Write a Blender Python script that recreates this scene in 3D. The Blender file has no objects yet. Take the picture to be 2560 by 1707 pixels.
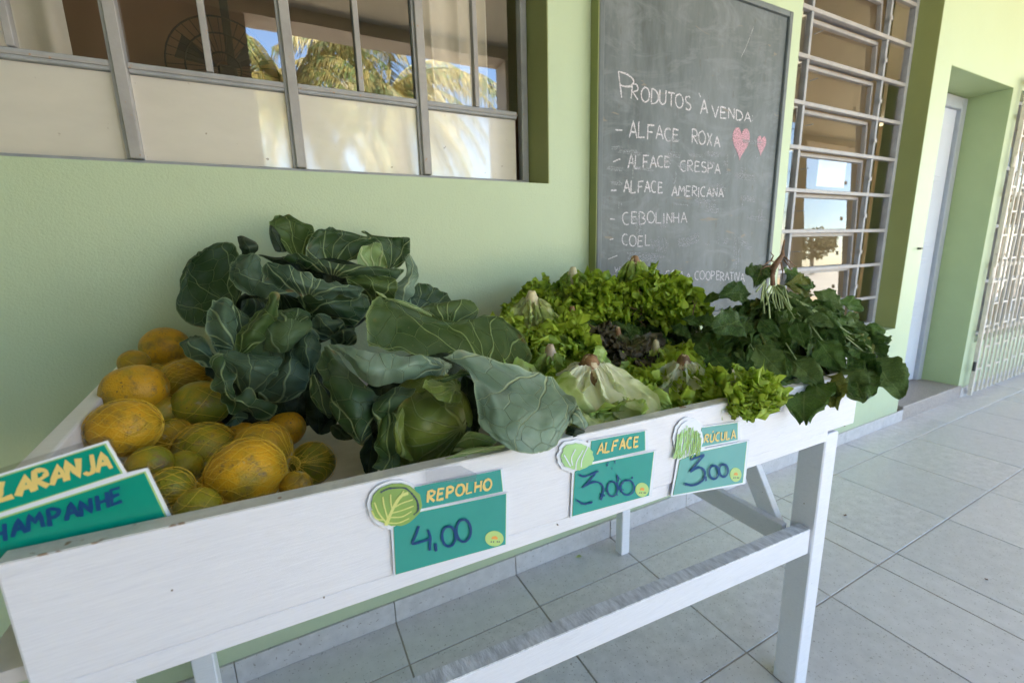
import bpy, bmesh, math, random
from mathutils import Vector, Matrix, noise
from mathutils.geometry import tessellate_polygon
S = bpy.context.scene
COL = S.collection
R = math.radians
# ------------------------------------------------------------------ camera
FPX, W0, H0 = 1107.48, 2560.0, 1707.0
YAW, PIT, ROL = R(27.224), R(-11.711), R(-1.5)
CAMP = Vector((0.0, -1.3086, 1.2))
fwd = Vector((math.sin(YAW)*math.cos(PIT), math.cos(YAW)*math.cos(PIT), math.sin(PIT)))
rg = Vector((math.cos(YAW), -math.sin(YAW), 0)); up = rg.cross(fwd)
cr, sr = math.cos(ROL), math.sin(ROL)
rg, up = rg*cr+up*sr, up*cr-rg*sr
cam = bpy.data.cameras.new('camera'); co = bpy.data.objects.new('camera', cam); COL.objects.link(co)
co.matrix_world = Matrix(((rg.x, up.x, -fwd.x, CAMP.x), (rg.y, up.y, -fwd.y, CAMP.y), (rg.z, up.z, -fwd.z, CAMP.z), (0, 0, 0, 1)))
cam.sensor_width = 36; cam.lens = FPX/W0*36; cam.clip_start = .02; cam.clip_end = 600
cam.dof.use_dof = True; cam.dof.focus_distance = .85; cam.dof.aperture_fstop = 5.0
S.camera = co
# ------------------------------------------------------------------ sky, sun, exposure
SUN_EL, SUN_AZ = R(58), R(40)          # azimuth from +y (behind the building) towards +x
w = bpy.data.worlds.new('World'); S.world = w; w.use_nodes = True
nt = w.node_tree; bg = nt.nodes['Background']
sky = nt.nodes.new('ShaderNodeTexSky'); sky.sky_type = 'NISHITA'; sky.sun_disc = False
sky.sun_elevation = SUN_EL; sky.sun_rotation = SUN_AZ; sky.dust_density = .25; sky.ozone_density = 2.0
nt.links.new(sky.outputs[0], bg.inputs[0]); bg.inputs[1].default_value = .14
sl = bpy.data.lights.new('sun', 'SUN'); sl.energy = 5.0; sl.angle = R(.5); sl.color = (1, .93, .82)
so = bpy.data.objects.new('sun', sl); COL.objects.link(so)
sd = Vector((math.sin(SUN_AZ)*math.cos(SUN_EL), math.cos(SUN_AZ)*math.cos(SUN_EL), math.sin(SUN_EL)))
so.rotation_euler = sd.to_track_quat('Z', 'Y').to_euler()
S.view_settings.view_transform = 'Standard'; S.view_settings.look = 'None'
S.view_settings.gamma = 1; S.view_settings.exposure = 2.95
S.render.engine = 'CYCLES'
try:
    S.cycles.use_denoising = True; S.cycles.max_bounces = 8; S.cycles.diffuse_bounces = 5
    S.cycles.transparent_max_bounces = 12; S.cycles.caustics_reflective = False; S.cycles.caustics_refractive = False
    S.cycles.sample_clamp_indirect = 8
except Exception: pass

# ------------------------------------------------------------------ measuring helpers
def ray(px, py):
    return fwd + rg*((px-W0/2)/FPX) - up*((py-H0/2)/FPX)
def P(px, py, y=None, x=None, z=None):
    """point of the place seen along a line of sight on a given plane"""
    d = ray(px, py)
    if y is not None: t = (y-CAMP.y)/d.y
    elif x is not None: t = (x-CAMP.x)/d.x
    else: t = (z-CAMP.z)/d.z
    return CAMP + d*t
def ppm(p): return FPX/((p-CAMP).dot(fwd))
def fx(s, ox, oy):
    return lambda a, b: (a/s+ox, b/s+oy)

# ------------------------------------------------------------------ object helpers
def link(o, parent=None):
    COL.objects.link(o)
    if parent is not None:
        o.parent = parent; o.matrix_parent_inverse = Matrix.Translation(-parent.location)
    return o
def tag(o, label=None, cat=None, group=None, kind=None):
    if label: o['label'] = label
    if cat: o['category'] = cat
    if group: o['group'] = group
    if kind: o['kind'] = kind
    return o
def thing(name, loc, label, cat, group=None):
    o = bpy.data.objects.new(name, None); o.location = loc; o.empty_display_size = .05
    COL.objects.link(o); return tag(o, label, cat, group)
class MB:
    def __init__(s): s.v = []; s.f = []; s.uv = None; s.at = None
    def add(s, vs, fs):
        n = len(s.v); s.v += [tuple(v) for v in vs]; s.f += [tuple(i+n for i in f) for f in fs]; return s
    def hexa(s, p):   # 8 corners: bottom 4 ccw, top 4 ccw
        return s.add(p, [(0, 3, 2, 1), (4, 5, 6, 7), (0, 1, 5, 4), (1, 2, 6, 5), (2, 3, 7, 6), (3, 0, 4, 7)])
    def box(s, x0, x1, y0, y1, z0, z1):
        return s.hexa([(x0, y0, z0), (x1, y0, z0), (x1, y1, z0), (x0, y1, z0), (x0, y0, z1), (x1, y0, z1), (x1, y1, z1), (x0, y1, z1)])
    def bar(s, a, b, wx, wy, upv=(0, 0, 1)):
        a, b = Vector(a), Vector(b); d = (b-a).normalized(); u = Vector(upv)
        if abs(d.dot(u)) > .98: u = Vector((0, 1, 0))
        sx = d.cross(u).normalized()*wx/2; sy = sx.normalized().cross(d).normalized()*wy/2
        return s.hexa([a-sx-sy, a+sx-sy, a+sx+sy, a-sx+sy, b-sx-sy, b+sx-sy, b+sx+sy, b-sx+sy])
    def tube(s, pts, rad, n=6, cap=True):
        pts = [Vector(p) for p in pts]; rings = []
        rr = rad if isinstance(rad, (list, tuple)) else [rad]*len(pts)
        u = Vector((.13, .27, .95))
        for i, p in enumerate(pts):
            d = (pts[min(i+1, len(pts)-1)]-pts[max(i-1, 0)])
            if d.length < 1e-9: d = Vector((0, 0, 1))
            d.normalize(); a = d.cross(u)
            if a.length < .05: a = d.cross(Vector((1, 0, 0)))
            a.normalize(); b = d.cross(a)
            rings.append([p+(a*math.cos(k*2*math.pi/n)+b*math.sin(k*2*math.pi/n))*rr[i] for k in range(n)])
        vs = [q for r_ in rings for q in r_]; fs = []
        for i in range(len(pts)-1):
            for k in range(n): fs.append((i*n+k, i*n+(k+1) % n, (i+1)*n+(k+1) % n, (i+1)*n+k))
        if cap: fs.append(tuple(range(n))[::-1]); fs.append(tuple((len(pts)-1)*n+k for k in range(n)))
        return s.add(vs, fs)
    def poly(s, pts, y0, y1):    # prism of a polygon of points (x,z) between two y planes
        tri = tessellate_polygon([[Vector((a, b, 0)) for a, b in pts]]); n = len(pts)
        vs = [(a, y0, b) for a, b in pts]+[(a, y1, b) for a, b in pts]
        fs = [tuple(t) for t in tri]+[tuple(i+n for i in t)[::-1] for t in tri]
        fs += [(i, (i+1) % n, (i+1) % n+n, i+n) for i in range(n)]
        return s.add(vs, fs)
    def mesh(s, name, mat, smooth=False):
        m = bpy.data.meshes.new(name); m.from_pydata(s.v, [], s.f); m.update()
        b = bmesh.new(); b.from_mesh(m); bmesh.ops.recalc_face_normals(b, faces=b.faces); b.to_mesh(m); b.free()
        m.materials.append(mat)
        if smooth: m.polygons.foreach_set('use_smooth', [True]*len(m.polygons))
        return m
    def build(s, name, mat, parent=None, smooth=False, bev=0, seg=1):
        o = bpy.data.objects.new(name, s.mesh(name, mat, smooth)); link(o, parent)
        if bev:
            b = o.modifiers.new('b', 'BEVEL'); b.width = bev; b.segments = seg; b.limit_method = 'ANGLE'
        return o

# ------------------------------------------------------------------ materials
def N(nt, t, **k):
    n = nt.nodes.new(t)
    for a, b in k.items():
        if a == 'vals':
            for i, v in b.items(): n.inputs[i].default_value = v
        else: setattr(n, a, b)
    return n
def mixc(nt, f, a, b, mode='MIX'):
    n = nt.nodes.new('ShaderNodeMix'); n.data_type = 'RGBA'; n.blend_type = mode
    for i, v in ((0, f), (6, a), (7, b)):
        if isinstance(v, bpy.types.NodeSocket): nt.links.new(v, n.inputs[i])
        else: n.inputs[i].default_value = v if i == 0 else (*v, 1)
    return n.outputs[2]
def ramp(nt, f, a, b):
    n = nt.nodes.new('ShaderNodeMapRange'); nt.links.new(f, n.inputs[0])
    n.inputs[1].default_value = a; n.inputs[2].default_value = b; return n.outputs[0]
def tex(nt, scale, detail=3, rough=.5, stretch=None, coord='Object', dist=0):
    tc = nt.nodes.new('ShaderNodeTexCoord'); mp = nt.nodes.new('ShaderNodeMapping')
    nt.links.new(tc.outputs[coord], mp.inputs[0])
    if stretch: mp.inputs['Scale'].default_value = stretch
    n = nt.nodes.new('ShaderNodeTexNoise'); nt.links.new(mp.outputs[0], n.inputs[0])
    n.inputs['Scale'].default_value = scale; n.inputs['Detail'].default_value = detail
    n.inputs['Roughness'].default_value = rough; n.inputs['Distortion'].default_value = dist
    return n.outputs[0]
def new(name):
    m = bpy.data.materials.new(name); m.use_nodes = True; nt = m.node_tree
    return m, nt, nt.nodes['Principled BSDF']
def bump(nt, b, h, strength, dist=.002):
    n = nt.nodes.new('ShaderNodeBump'); n.inputs['Strength'].default_value = strength; n.inputs['Distance'].default_value = dist
    nt.links.new(h, n.inputs['Height']); nt.links.new(n.outputs[0], b.inputs['Normal'])
def simple(name, col, rough=.5, var=.12, scale=8, bs=.15, bsc=60, stretch=None, metal=0, spec=.5, spots=None, coat=0):
    m, nt, b = new(name)
    c2 = tuple(max(0, c*(1-var)) for c in col); c1 = tuple(min(1, c*(1+var*.6)) for c in col)
    f = ramp(nt, tex(nt, scale, 4, .6, stretch), .3, .7)
    c = mixc(nt, f, c1, c2)
    if spots:                                     # (colour, scale, threshold)
        f2 = ramp(nt, tex(nt, spots[1], 2, .6), spots[2], spots[2]+.04); c = mixc(nt, f2, c, spots[0])
    nt.links.new(c, b.inputs['Base Color'])
    b.inputs['Roughness'].default_value = rough; b.inputs['Metallic'].default_value = metal
    b.inputs['Specular IOR Level'].default_value = spec; b.inputs['Coat Weight'].default_value = coat
    b.inputs['Coat Roughness'].default_value = .04
    if bs: bump(nt, b, tex(nt, bsc, 3, .6, stretch), bs)
    return m
M = {}
def wallmat():
    m, nt, b = new('green_plaster')
    c = mixc(nt, ramp(nt, tex(nt, 1.1, 4, .6), .3, .7), (.50, .595, .405), (.465, .56, .372))
    c = mixc(nt, ramp(nt, tex(nt, 14, 5, .75, (1, 1, .5)), .60, .85), c, (.44, .52, .35))
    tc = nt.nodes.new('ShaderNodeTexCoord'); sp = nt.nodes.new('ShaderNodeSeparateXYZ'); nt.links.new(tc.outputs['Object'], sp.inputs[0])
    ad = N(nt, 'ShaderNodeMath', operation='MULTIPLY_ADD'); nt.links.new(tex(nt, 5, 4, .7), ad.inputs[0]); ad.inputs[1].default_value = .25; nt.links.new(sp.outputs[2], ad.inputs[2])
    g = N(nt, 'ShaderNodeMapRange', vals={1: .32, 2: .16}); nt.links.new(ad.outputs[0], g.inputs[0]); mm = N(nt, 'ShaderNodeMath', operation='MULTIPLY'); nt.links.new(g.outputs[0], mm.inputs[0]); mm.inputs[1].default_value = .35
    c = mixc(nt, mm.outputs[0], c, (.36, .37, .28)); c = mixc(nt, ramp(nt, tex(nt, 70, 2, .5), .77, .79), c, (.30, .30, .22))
    nt.links.new(c, b.inputs['Base Color']); b.inputs['Roughness'].default_value = .5
    h = N(nt, 'ShaderNodeMath', operation='MULTIPLY_ADD'); nt.links.new(tex(nt, 28, 5, .7), h.inputs[0]); h.inputs[1].default_value = 1.2; nt.links.new(tex(nt, 190, 3, .6), h.inputs[2])
    bump(nt, b, h.outputs[0], .5, .0022); return m
M['wall'] = wallmat()
M['reveal'] = simple('olive_paint', (.27, .30, .11), .6, .1, 2, .3, 90)
M['doorgreen'] = simple('door_reveal_green', (.33, .42, .22), .6, .08, 2, .3, 90)  # wall paint in a darker green on the door reveal
M['tile'] = simple('floor_tile', (.59, .57, .58), .27, .13, 26, .12, 45, spots=((.36, .34, .33), 120, .63))
M['tile2'] = simple('floor_tile_b', (.61, .59, .60), .25, .08, 22, .12, 45, spots=((.36, .34, .33), 110, .64))
M['tile3'] = simple('floor_tile_c', (.565, .55, .56), .3, .09, 24, .12, 45, spots=((.35, .33, .32), 115, .63))
M['skirt'] = simple('skirting_tile', (.55, .53, .54), .45, .12, 30, .1, 60, spots=((.31, .28, .27), 90, .66))
M['grout'] = simple('grout', (.36, .325, .285), .9, .3, 9, .4, 200)
M['granite'] = simple('granite_step', (.36, .31, .28), .4, .3, 120, .1, 90, spots=((.14, .12, .11), 220, .6))
def wood():
    m, nt, b = new('white_painted_wood')
    g = tex(nt, 26, 5, .7, (1, 6, 22), 'Object', .6); g2 = tex(nt, 9, 5, .75, (1, 4, 9), 'Object', 1.2)
    c = mixc(nt, ramp(nt, g, .35, .75), (.84, .83, .87), (.75, .74, .785))
    c = mixc(nt, ramp(nt, g2, .56, .80), c, (.71, .70, .75)); c = mixc(nt, ramp(nt, tex(nt, 5, 5, .7, (1, 1, 1.8)), .60, .85), c, (.68, .66, .65))
    c = mixc(nt, ramp(nt, tex(nt, 60, 2, .5), .77, .79), c, (.36, .30, .25)); c = mixc(nt, ramp(nt, tex(nt, 16, 3, .7, (.35, 1, 5)), .74, .755), c, (.55, .54, .54))
    nt.links.new(c, b.inputs['Base Color']); b.inputs['Roughness'].default_value = .42
    h = N(nt, 'ShaderNodeMath', operation='ADD'); nt.links.new(g, h.inputs[0]); nt.links.new(g2, h.inputs[1]); bump(nt, b, h.outputs[0], .32, .0016); return m
M['wood'] = wood()
M['rough'] = simple('rough_sawn_painted_edge', (.62, .63, .65), .85, .35, 30, 1.0, 70, (3, 1, 1))
M['metal'] = simple('grey_window_paint', (.36, .37, .40), .45, .18, 14, .25, 80, spots=((.45, .33, .25), 60, .69))
M['metal2'] = simple('pale_window_paint', (.37, .355, .36), .45, .15, 14, .25, 80, spots=((.42, .28, .19), 70, .67))
M['doorm'] = simple('bluish_white_door_paint', (.56, .60, .70), .4, .05, 5, .1, 60)
M['frame'] = simple('grey_door_frame', (.33, .36, .41), .45, .1, 8, .1, 60)
M['rust'] = simple('rusty_nail', (.25, .2, .17), .6)
M['stem'] = simple('dry_stem_end', (.22, .15, .07), .8); M['net'] = simple('yellow_net_thread', (.72, .48, .05), .4, .1, bs=0)
M['cut'] = simple('cut_lettuce_stem', (.62, .55, .34), .5, .3, 60, .5); M['cutbrown'] = simple('browned_lettuce_stem', (.26, .14, .06), .6, .6, 60, 1, spots=((.60, .50, .32), 45, .56)); M['cutpink'] = simple('pinkish_lettuce_stem', (.48, .38, .28), .5, .3, 40, .4)
M['root'] = simple('rucola_root', (.19, .105, .06), .8, .4, 60, 1, 120); M['palestem'] = simple('pale_green_stem', (.30, .38, .16), .45, .2, 50, .2)
M['black'] = simple('black_metal', (.02, .02, .02), .4, .1)
M['grille'] = simple('beige_grille_paint', (.62, .57, .50), .5, .12, 20, .2, 80, spots=((.35, .16, .08), 70, .68))
M['roomwall'] = simple('brown_room_wall', (.46, .29, .18), .8, .08, 2, .1)
M['roomceil'] = simple('room_ceiling', (.20, .14, .095), .8, .1, 2, .1)
M['roombeige'] = simple('beige_room_wall', (.60, .47, .30), .8, .08, 2, .1)
M['curtain'] = simple('cream_curtain', (.80, .76, .70), .8, .05, 20, .2, 120)
M['porchceil'] = simple('cream_ceiling', (.66, .59, .45), .7, .06, 2, .1)
M['column'] = simple('cream_column', (.50, .42, .33), .7, .06, 2, .1)
M['screen'] = simple('taupe_screen_wall', (.36, .29, .24), .7, .06, 2, .1)
M['yard'] = simple('pale_sandy_yard', (.50, .455, .37), .9, .2, .6, .4, 9)
M['fan'] = simple('fan_iron', (.06, .055, .04), .5, .2)
M['frost'] = FROST = simple('cream_painted_glass', (.70, .66, .60), .35, .05, 7, .04, 25, coat=1, spots=((.30, .24, .18), 45, .73), stretch=(1, 1, 2.5))
FROST.node_tree.nodes['Principled BSDF'].inputs['Coat IOR'].default_value = 2.1
def glass(ior=2.6):
    m = bpy.data.materials.new('window_glass'); m.use_nodes = True; nt = m.node_tree; nt.nodes.remove(nt.nodes['Principled BSDF'])
    out = nt.nodes['Material Output']; tr = N(nt, 'ShaderNodeBsdfTransparent', vals={0: (.95, .94, .92, 1)})
    gl = N(nt, 'ShaderNodeBsdfGlossy', vals={1: .004}); gl.inputs[0].default_value = (1, 1, 1, 1)
    fr = nt.nodes.new('ShaderNodeFresnel'); ge = nt.nodes.new('ShaderNodeNewGeometry'); mr = N(nt, 'ShaderNodeMapRange', vals={1: 0, 2: 1, 3: ior, 4: 1/ior}); nt.links.new(ge.outputs['Backfacing'], mr.inputs[0]); nt.links.new(mr.outputs[0], fr.inputs[0]); mx = nt.nodes.new('ShaderNodeMixShader')
    nt.links.new(fr.outputs[0], mx.inputs[0]); nt.links.new(tr.outputs[0], mx.inputs[1]); nt.links.new(gl.outputs[0], mx.inputs[2])
    bp = N(nt, 'ShaderNodeBump', vals={0: .05, 1: .002}); nt.links.new(tex(nt, 6, 1), bp.inputs['Height'])
    nt.links.new(bp.outputs[0], gl.inputs['Normal']); nt.links.new(mx.outputs[0], out.inputs[0]); return m
M['glass'] = glass(); M['glass2'] = glass(1.75)

# ================================================================== THE SETTING
GZ = -.0028
def tag_s(o, label=None): o['kind'] = 'structure'; return o
yard = MB().add([(-300, -300, -.06), (300, -300, -.06), (300, 300, -.06), (-300, 300, -.06)], [(0, 1, 2, 3)]).build('ground', M['yard']); tag_s(yard)
tag_s(MB().box(3.2, 16, -12, -3.02, -.2, -.05).build('warm_bounce_ground', simple('ochre_bounce', (.62, .47, .26), .9, .15, 1.2, .3, 20)))  # unseen ochre patch added to bounce warm light onto the right wall
PY = -2.8                                        # front edge of the porch
floor = MB().box(-3.2, 14, PY, 0, -.3, GZ).build('porch_floor', M['grout']); tag_s(floor)
# individual floor tiles
random.seed(3)
T0x, TS = .662-.451*9, .4508
rows = [(-.1815, -.002)] + [(-.1815-.4515*(k+1), -.1815-.4515*k) for k in range(6)]
tm = {}
for c in range(38):
    x0 = T0x+TS*c
    for ri, (y0, y1) in enumerate(rows):
        y0 = max(y0, PY)
        if y1-y0 < .02: continue
        if x0 > 13.5: continue
        key = (ri if ri in (0, 6) else 1, random.randrange(3))
        if key not in tm:
            g = .0024
            tm[key] = MB().box(g, TS-g, g, (y1-y0)-g, -.012, 0).mesh('tile', M[('tile', 'tile2', 'tile3')[key[1]]])
        o = bpy.data.objects.new('tile', tm[key]); o.location = (x0, y0, random.uniform(-.0004, .0004)); link(o, None)
        o.parent = floor
        b = o.modifiers.new('b', 'BEVEL'); b.width = .0012; b.segments = 1
o = MB().box(1.8735, 1.8765, PY, -.19, -.001, .0012).build('joint_line', M['grout'], floor)
# building: wall with openings (x from -3.2), openings: window 1, louvre window, door, gated window
WX0, WX1, WZ = -3.2, 14, 3.0
W1 = (-1.15, .827, 1.41, 2.55); W2 = (2.107, 3.35, .66, 2.62); DR = (3.545, 4.48, .0, 2.168); GW = (4.62, 7.4, .42, 2.17)
wall = MB()
def wb(x0, x1, z0, z1): wall.box(x0, x1, 0, .14, z0, z1)
wb(WX0, W1[0], 0, WZ); wb(W1[0], W1[1], 0, W1[2]); wb(W1[0], W1[1], W1[3], WZ); wb(W1[1], W2[0], 0, WZ)
wb(W2[0], W2[1], 0, W2[2]); wb(W2[0], W2[1], W2[3], WZ); wb(W2[1], DR[0], 0, WZ); wb(DR[0], DR[1], DR[3], WZ)
wb(DR[1], GW[0], 0, WZ); wb(GW[0], GW[1], 0, GW[2]); wb(GW[0], GW[1], GW[3], WZ); wb(GW[1], WX1, 0, WZ)
wo = wall.build('facade_wall', M['wall']); tag(wo, 'pale green plastered porch wall with window and door openings', 'wall')
# painted reveals, 3 mm proud
rv = MB().box(W1[1]-.003, W1[1], .001, .139, W1[2], W1[3]).box(W2[1]-.003, W2[1], .001, .139, W2[2], W2[3]).box(W2[0], W2[0]+.003, .001, .139, W2[2], W2[3])
rv.build('reveal', M['reveal'], wo)
MB().box(DR[0], DR[1], .001, .30, DR[3]-.003, DR[3]).box(DR[1]-.003, DR[1], .001, .30, .1, DR[3]-.003).box(DR[0], DR[0]+.003, .14, .3, .1, DR[3]-.003).build('door_reveal', M['doorgreen'], wo)
# skirting tiles
xs = [T0x+TS*c for c in range(38)]
for a in xs:
    b = a+TS
    for (p, q) in ((a, b),):
        p = max(p, WX0); q = min(q, WX1)
        if p < DR[0]+.01 < q: q = DR[0]+.07
        elif p > DR[0] and q < DR[1]+.02: continue
        elif p < DR[1]+.04 < q: p = DR[1]+.04
        if q-p < .03: continue
        MB().box(p+.0015, q-.0015, -.009, -.0005, .001, .078).build('skirting_tile', M['skirt'], wo, bev=.001)
MB().box(WX0, DR[0]+.07, -.004, -.0004, -.004, .076).box(DR[1]+.04, WX1, -.004, -.0004, -.004, .076).build('skirting_grout', M['grout'], wo)
MB().box(DR[0]+.072, DR[1]+.038, -.006, .30, -.005, .098).build('door_step', M['granite'], wo, bev=.003)
# rooms behind
room = MB()
def inbox(mb, x0, x1, y0, y1, z0, z1):
    mb.add([(x0, y0, z0), (x1, y0, z0), (x1, y1, z0), (x0, y1, z0), (x0, y0, z1), (x1, y0, z1), (x1, y1, z1), (x0, y1, z1)],
           [(0, 1, 2, 3), (1, 2, 6, 5), (2, 3, 7, 6), (3, 0, 4, 7)])
r1 = MB().box(-3.2, 1.6, 1.9, 2.0, 0, 3).box(1.5, 1.6, .14, 1.899, 0, 3).box(-3.2, -3.1, .14, 1.899, 0, 3).build('room_wall', M['roomwall']); tag(r1, 'brown inner wall of the room behind the left window', 'wall')
r2 = MB().box(1.601, 4.55, 1.3, 1.4, 0, 3).box(3.45, 3.5, .30, 1.299, 0, 3).box(1.601, 1.65, .14, 1.299, 0, 3).box(4.551, 9, 3.3, 3.4, 0, 3).box(8.9, 9, .14, 3.299, 0, 3).build('inner_wall', M['roombeige']); tag(r2, 'beige inner wall of the room behind the louvred window', 'wall')
tag_s(MB().box(-3.1, 9, .14, 4.3, -.3, 0).build('room_floor', M['roombeige']))
# roof slab over rooms and porch, with the beam along the porch edge
roof = MB().box(-3.4, 14.2, -3.05, 6, 3.12, 3.28).build('porch_roof', M['porchceil']); tag(roof, 'flat cream roof slab over the porch and rooms', 'roof')
MB().box(-3.1, 1.5, .15, 4.29, 3.0, 3.118).build('room_ceiling', M['roomceil'], roof)
MB().box(WX0, WX1, 0, .14, 3.0, 3.118).build('wall_top', M['wall'], roof)
MB().box(-3.4, 14.2, -2.98, -2.72, 3.02, 3.118).build('beam', M['column'], roof)
pw = MB().box(-3.2, 0, -2.95, -2.75, 0, 3.019).build('porch_screen_wall', M['screen']); tag(pw, 'solid taupe wall closing the porch side opposite the window', 'wall')
ew = MB().box(-1.9, -1.8, -2.749, -.001, 0, 3.119).build('left_shade_wall', M['wall']); tag(ew, 'unseen green wall added at the left porch end to darken that side', 'wall')  # unseen wall added to keep light off the left side
for i, x in enumerate((2.13, 4.75, 7.4, 10.0, 12.7)):
    c = MB().box(x, x+.24, -2.97, -2.73, 0, 3.019).build('porch_column', M['column'], bev=.008)
    tag(c, ('square porch column reflected in the first window', 'second square porch column along the open side', 'third square porch column along the open side', 'fourth square porch column along the open side', 'last square porch column along the open side')[i], 'column', 'columns along the porch edge')

# ---- window 1
win = thing('steel_window', (-.2, .14, 1.41), 'grey steel framed window with clear upper and cream painted lower panes', 'window')
YG = .137
def P2(px, py, y=YG): v = P(px, py, y=y); return v.x, v.z
MB().box(W1[0], W1[1]-.004, YG-.012, YG+.02, 1.413, 1.437).box(W1[1]-.028, W1[1]-.004, YG-.012, YG+.02, 1.437, W1[3]).box(W1[0], W1[0]+.02, YG-.012, YG+.02, 1.437, W1[3]).build('window_frame', M['metal'], win, bev=.002)
majors = [-1.0, -.635, -.273, .09, .452]
minors = [-.454, -.0955, .2715, .6335]
for x in majors:
    MB().box(x-.0125, x+.0125, YG-.024, YG+.01, 1.438, W1[3]).build('mullion', M['metal2'], win, bev=.002)
    MB().box(x-.020, x-.0126, YG-.012, YG+.012, 1.438, W1[3]).build('sash_stile', M['metal'], win)
for x in minors:
    MB().box(x-.0075, x+.0075, YG-.016, YG+.008, 1.655, W1[3]).build('glazing_bar', M['metal2'], win, bev=.0015)
edges = [W1[0]]+majors+[W1[1]-.028]
for a, b in zip(edges[:-1], edges[1:]):
    a2, b2 = a+.0128, b-.0205
    dz = random.uniform(-.004, .004)
    MB().box(a2, b2, YG-.013, YG+.009, 1.632+dz, 1.6545+dz).build('sash_rail', M['metal'], win, bev=.002)
    MB().box(a2, b2, YG-.017, YG-.0132, 1.640+dz, 1.6455+dz).build('rail_bead', M['metal2'], win)
    MB().box(a2, b2, YG+.0005, YG+.0035, 1.438, 1.631+dz).build('painted_pane', M['frost'], win)
gl = sorted(edges+minors)
for a, b in zip(gl[:-1], gl[1:]):
    t = random.uniform(-.0012, .0012)
    MB().add([(a+.006, YG+.002-t, 1.65), (b-.006, YG+.002+t, 1.65), (b-.006, YG+.002+t, W1[3]), (a+.006, YG+.002-t, W1[3])], [(0, 1, 2, 3)]).build('glass_pane', M['glass'], win)
# curtains
def curtain(x0, x1, y, amp, folds, name, label):
    mb = MB(); n = 60; vs = []; fs = []
    for i in range(n+1):
        t = i/n
        for z in (1.2, 2.9):
            vs.append((x0+(x1-x0)*t+.01*math.sin(t*17), y+amp*math.sin(t*folds*math.pi*2)+.3*amp*math.sin(t*23+1), z))
    for i in range(n): fs.append((2*i, 2*i+2, 2*i+3, 2*i+1))
    tag(mb.add(vs, fs).build(name, M['curtain'], smooth=True), label, 'curtain')
curtain(-.86, -.372, .24, .022, 3, 'curtain', 'cream curtain gathered behind the left panes of the steel window')
curtain(.47, .735, .24, .022, 3, 'curtain', 'cream curtain hanging behind the right panes of the steel window')
# wheel-shaped wall fan inside
fc = P(563, 178, y=1.45); fan = thing('fan', fc, 'dark iron fan with a round wire guard behind the steel window', 'fan')
g = MB()
FQ = 1.75
for rr, dy in ((.135*FQ, 0), (.09*FQ, -.02), (.04*FQ, -.035)): g.tube([(fc.x+rr*math.cos(a*math.pi/18), fc.y+dy, fc.z+rr*math.sin(a*math.pi/18)) for a in range(37)], .004, 5)
for a in range(36):
    c_, s_ = math.cos(a*math.pi/18), math.sin(a*math.pi/18)
    g.tube([(fc.x+.135*FQ*c_, fc.y, fc.z+.135*FQ*s_), (fc.x+.09*FQ*c_, fc.y-.02, fc.z+.09*FQ*s_), (fc.x+.03*c_, fc.y-.036, fc.z+.03*s_)], .002, 4)
g.build('wire_guard', M['fan'], fan)
MB().bar((fc.x+.03, fc.y+.05, fc.z-.35), (fc.x+.03, fc.y+.05, 2.99), .035, .035).build('pole', M['fan'], fan)
for k in range(3):
    a = k*2.1+.6; c_, s_ = math.cos(a), math.sin(a)
    MB().add([(fc.x+.02*c_, fc.y, fc.z+.02*s_), (fc.x+.19*c_-.06*s_, fc.y-.01, fc.z+.19*s_+.06*c_), (fc.x+.2*c_+.06*s_, fc.y+.01, fc.z+.2*s_-.06*c_)], [(0, 1, 2)]).build('blade', M['fan'], fan)
MB().box(fc.x-.03, fc.x+.05, fc.y+.0, fc.y+.1, fc.z-.03, fc.z+.03).build('motor', M['fan'], fan, bev=.01)

# ---- louvred window
lw = thing('awning_window', (2.7, .13, .66), 'tall grey awning window with tilted clear panes beside the blackboard', 'window')
YL = .13
A0, A1 = W2[0]+.003, W2[1]-.004
tz = []
for (a, b) in [(2287, 14), (2273, 112), (2259, 210), (2248, 309), (2234, 398), (2221.6, 487), (2208, 574), (2197, 659), (2186, 742)]:
    tz.append(P(a, b, y=YL-.012).z)
st = (tz[0]-tz[-1])/8; tz = [tz[-1]+st*k for k in range(-1, 10)]
MB().box(A0, A0+.03, YL-.02, YL+.012, .664, 2.616).box(A1-.03, A1, YL-.02, YL+.012, .664, 2.616).box(A0+.03, A1-.03, YL-.02, YL+.012, .664, .69).box(A0+.03, A1-.03, YL-.02, YL+.012, 2.59, 2.616).build('window_frame', M['metal'], lw, bev=.002)
XS0, XS1 = 2.385, 3.06                         # the tilting sashes sit between the two fixed side lights
MB().box(XS0-.02, XS0-.002, YL-.016, YL+.01, .69, 2.59).build('mullion', M['metal'], lw, bev=.002)
MB().box(XS1+.002, XS1+.02, YL-.016, YL+.01, .69, 2.59).build('mullion', M['metal'], lw, bev=.002)
for z in tz:
    if z > 2.58 or z < .7: continue
    MB().box(A0+.03, A1-.03, YL-.0195, YL-.0165, z-.009, z+.009).box(A0+.031, A1-.031, YL-.0164, YL+.002, z-.009, z-.005).build('transom', M['metal2'], lw, bev=.001)
zz = [.69]+[z for z in tz if .75 < z < 2.55]+[2.59]
random.seed(5)
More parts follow.
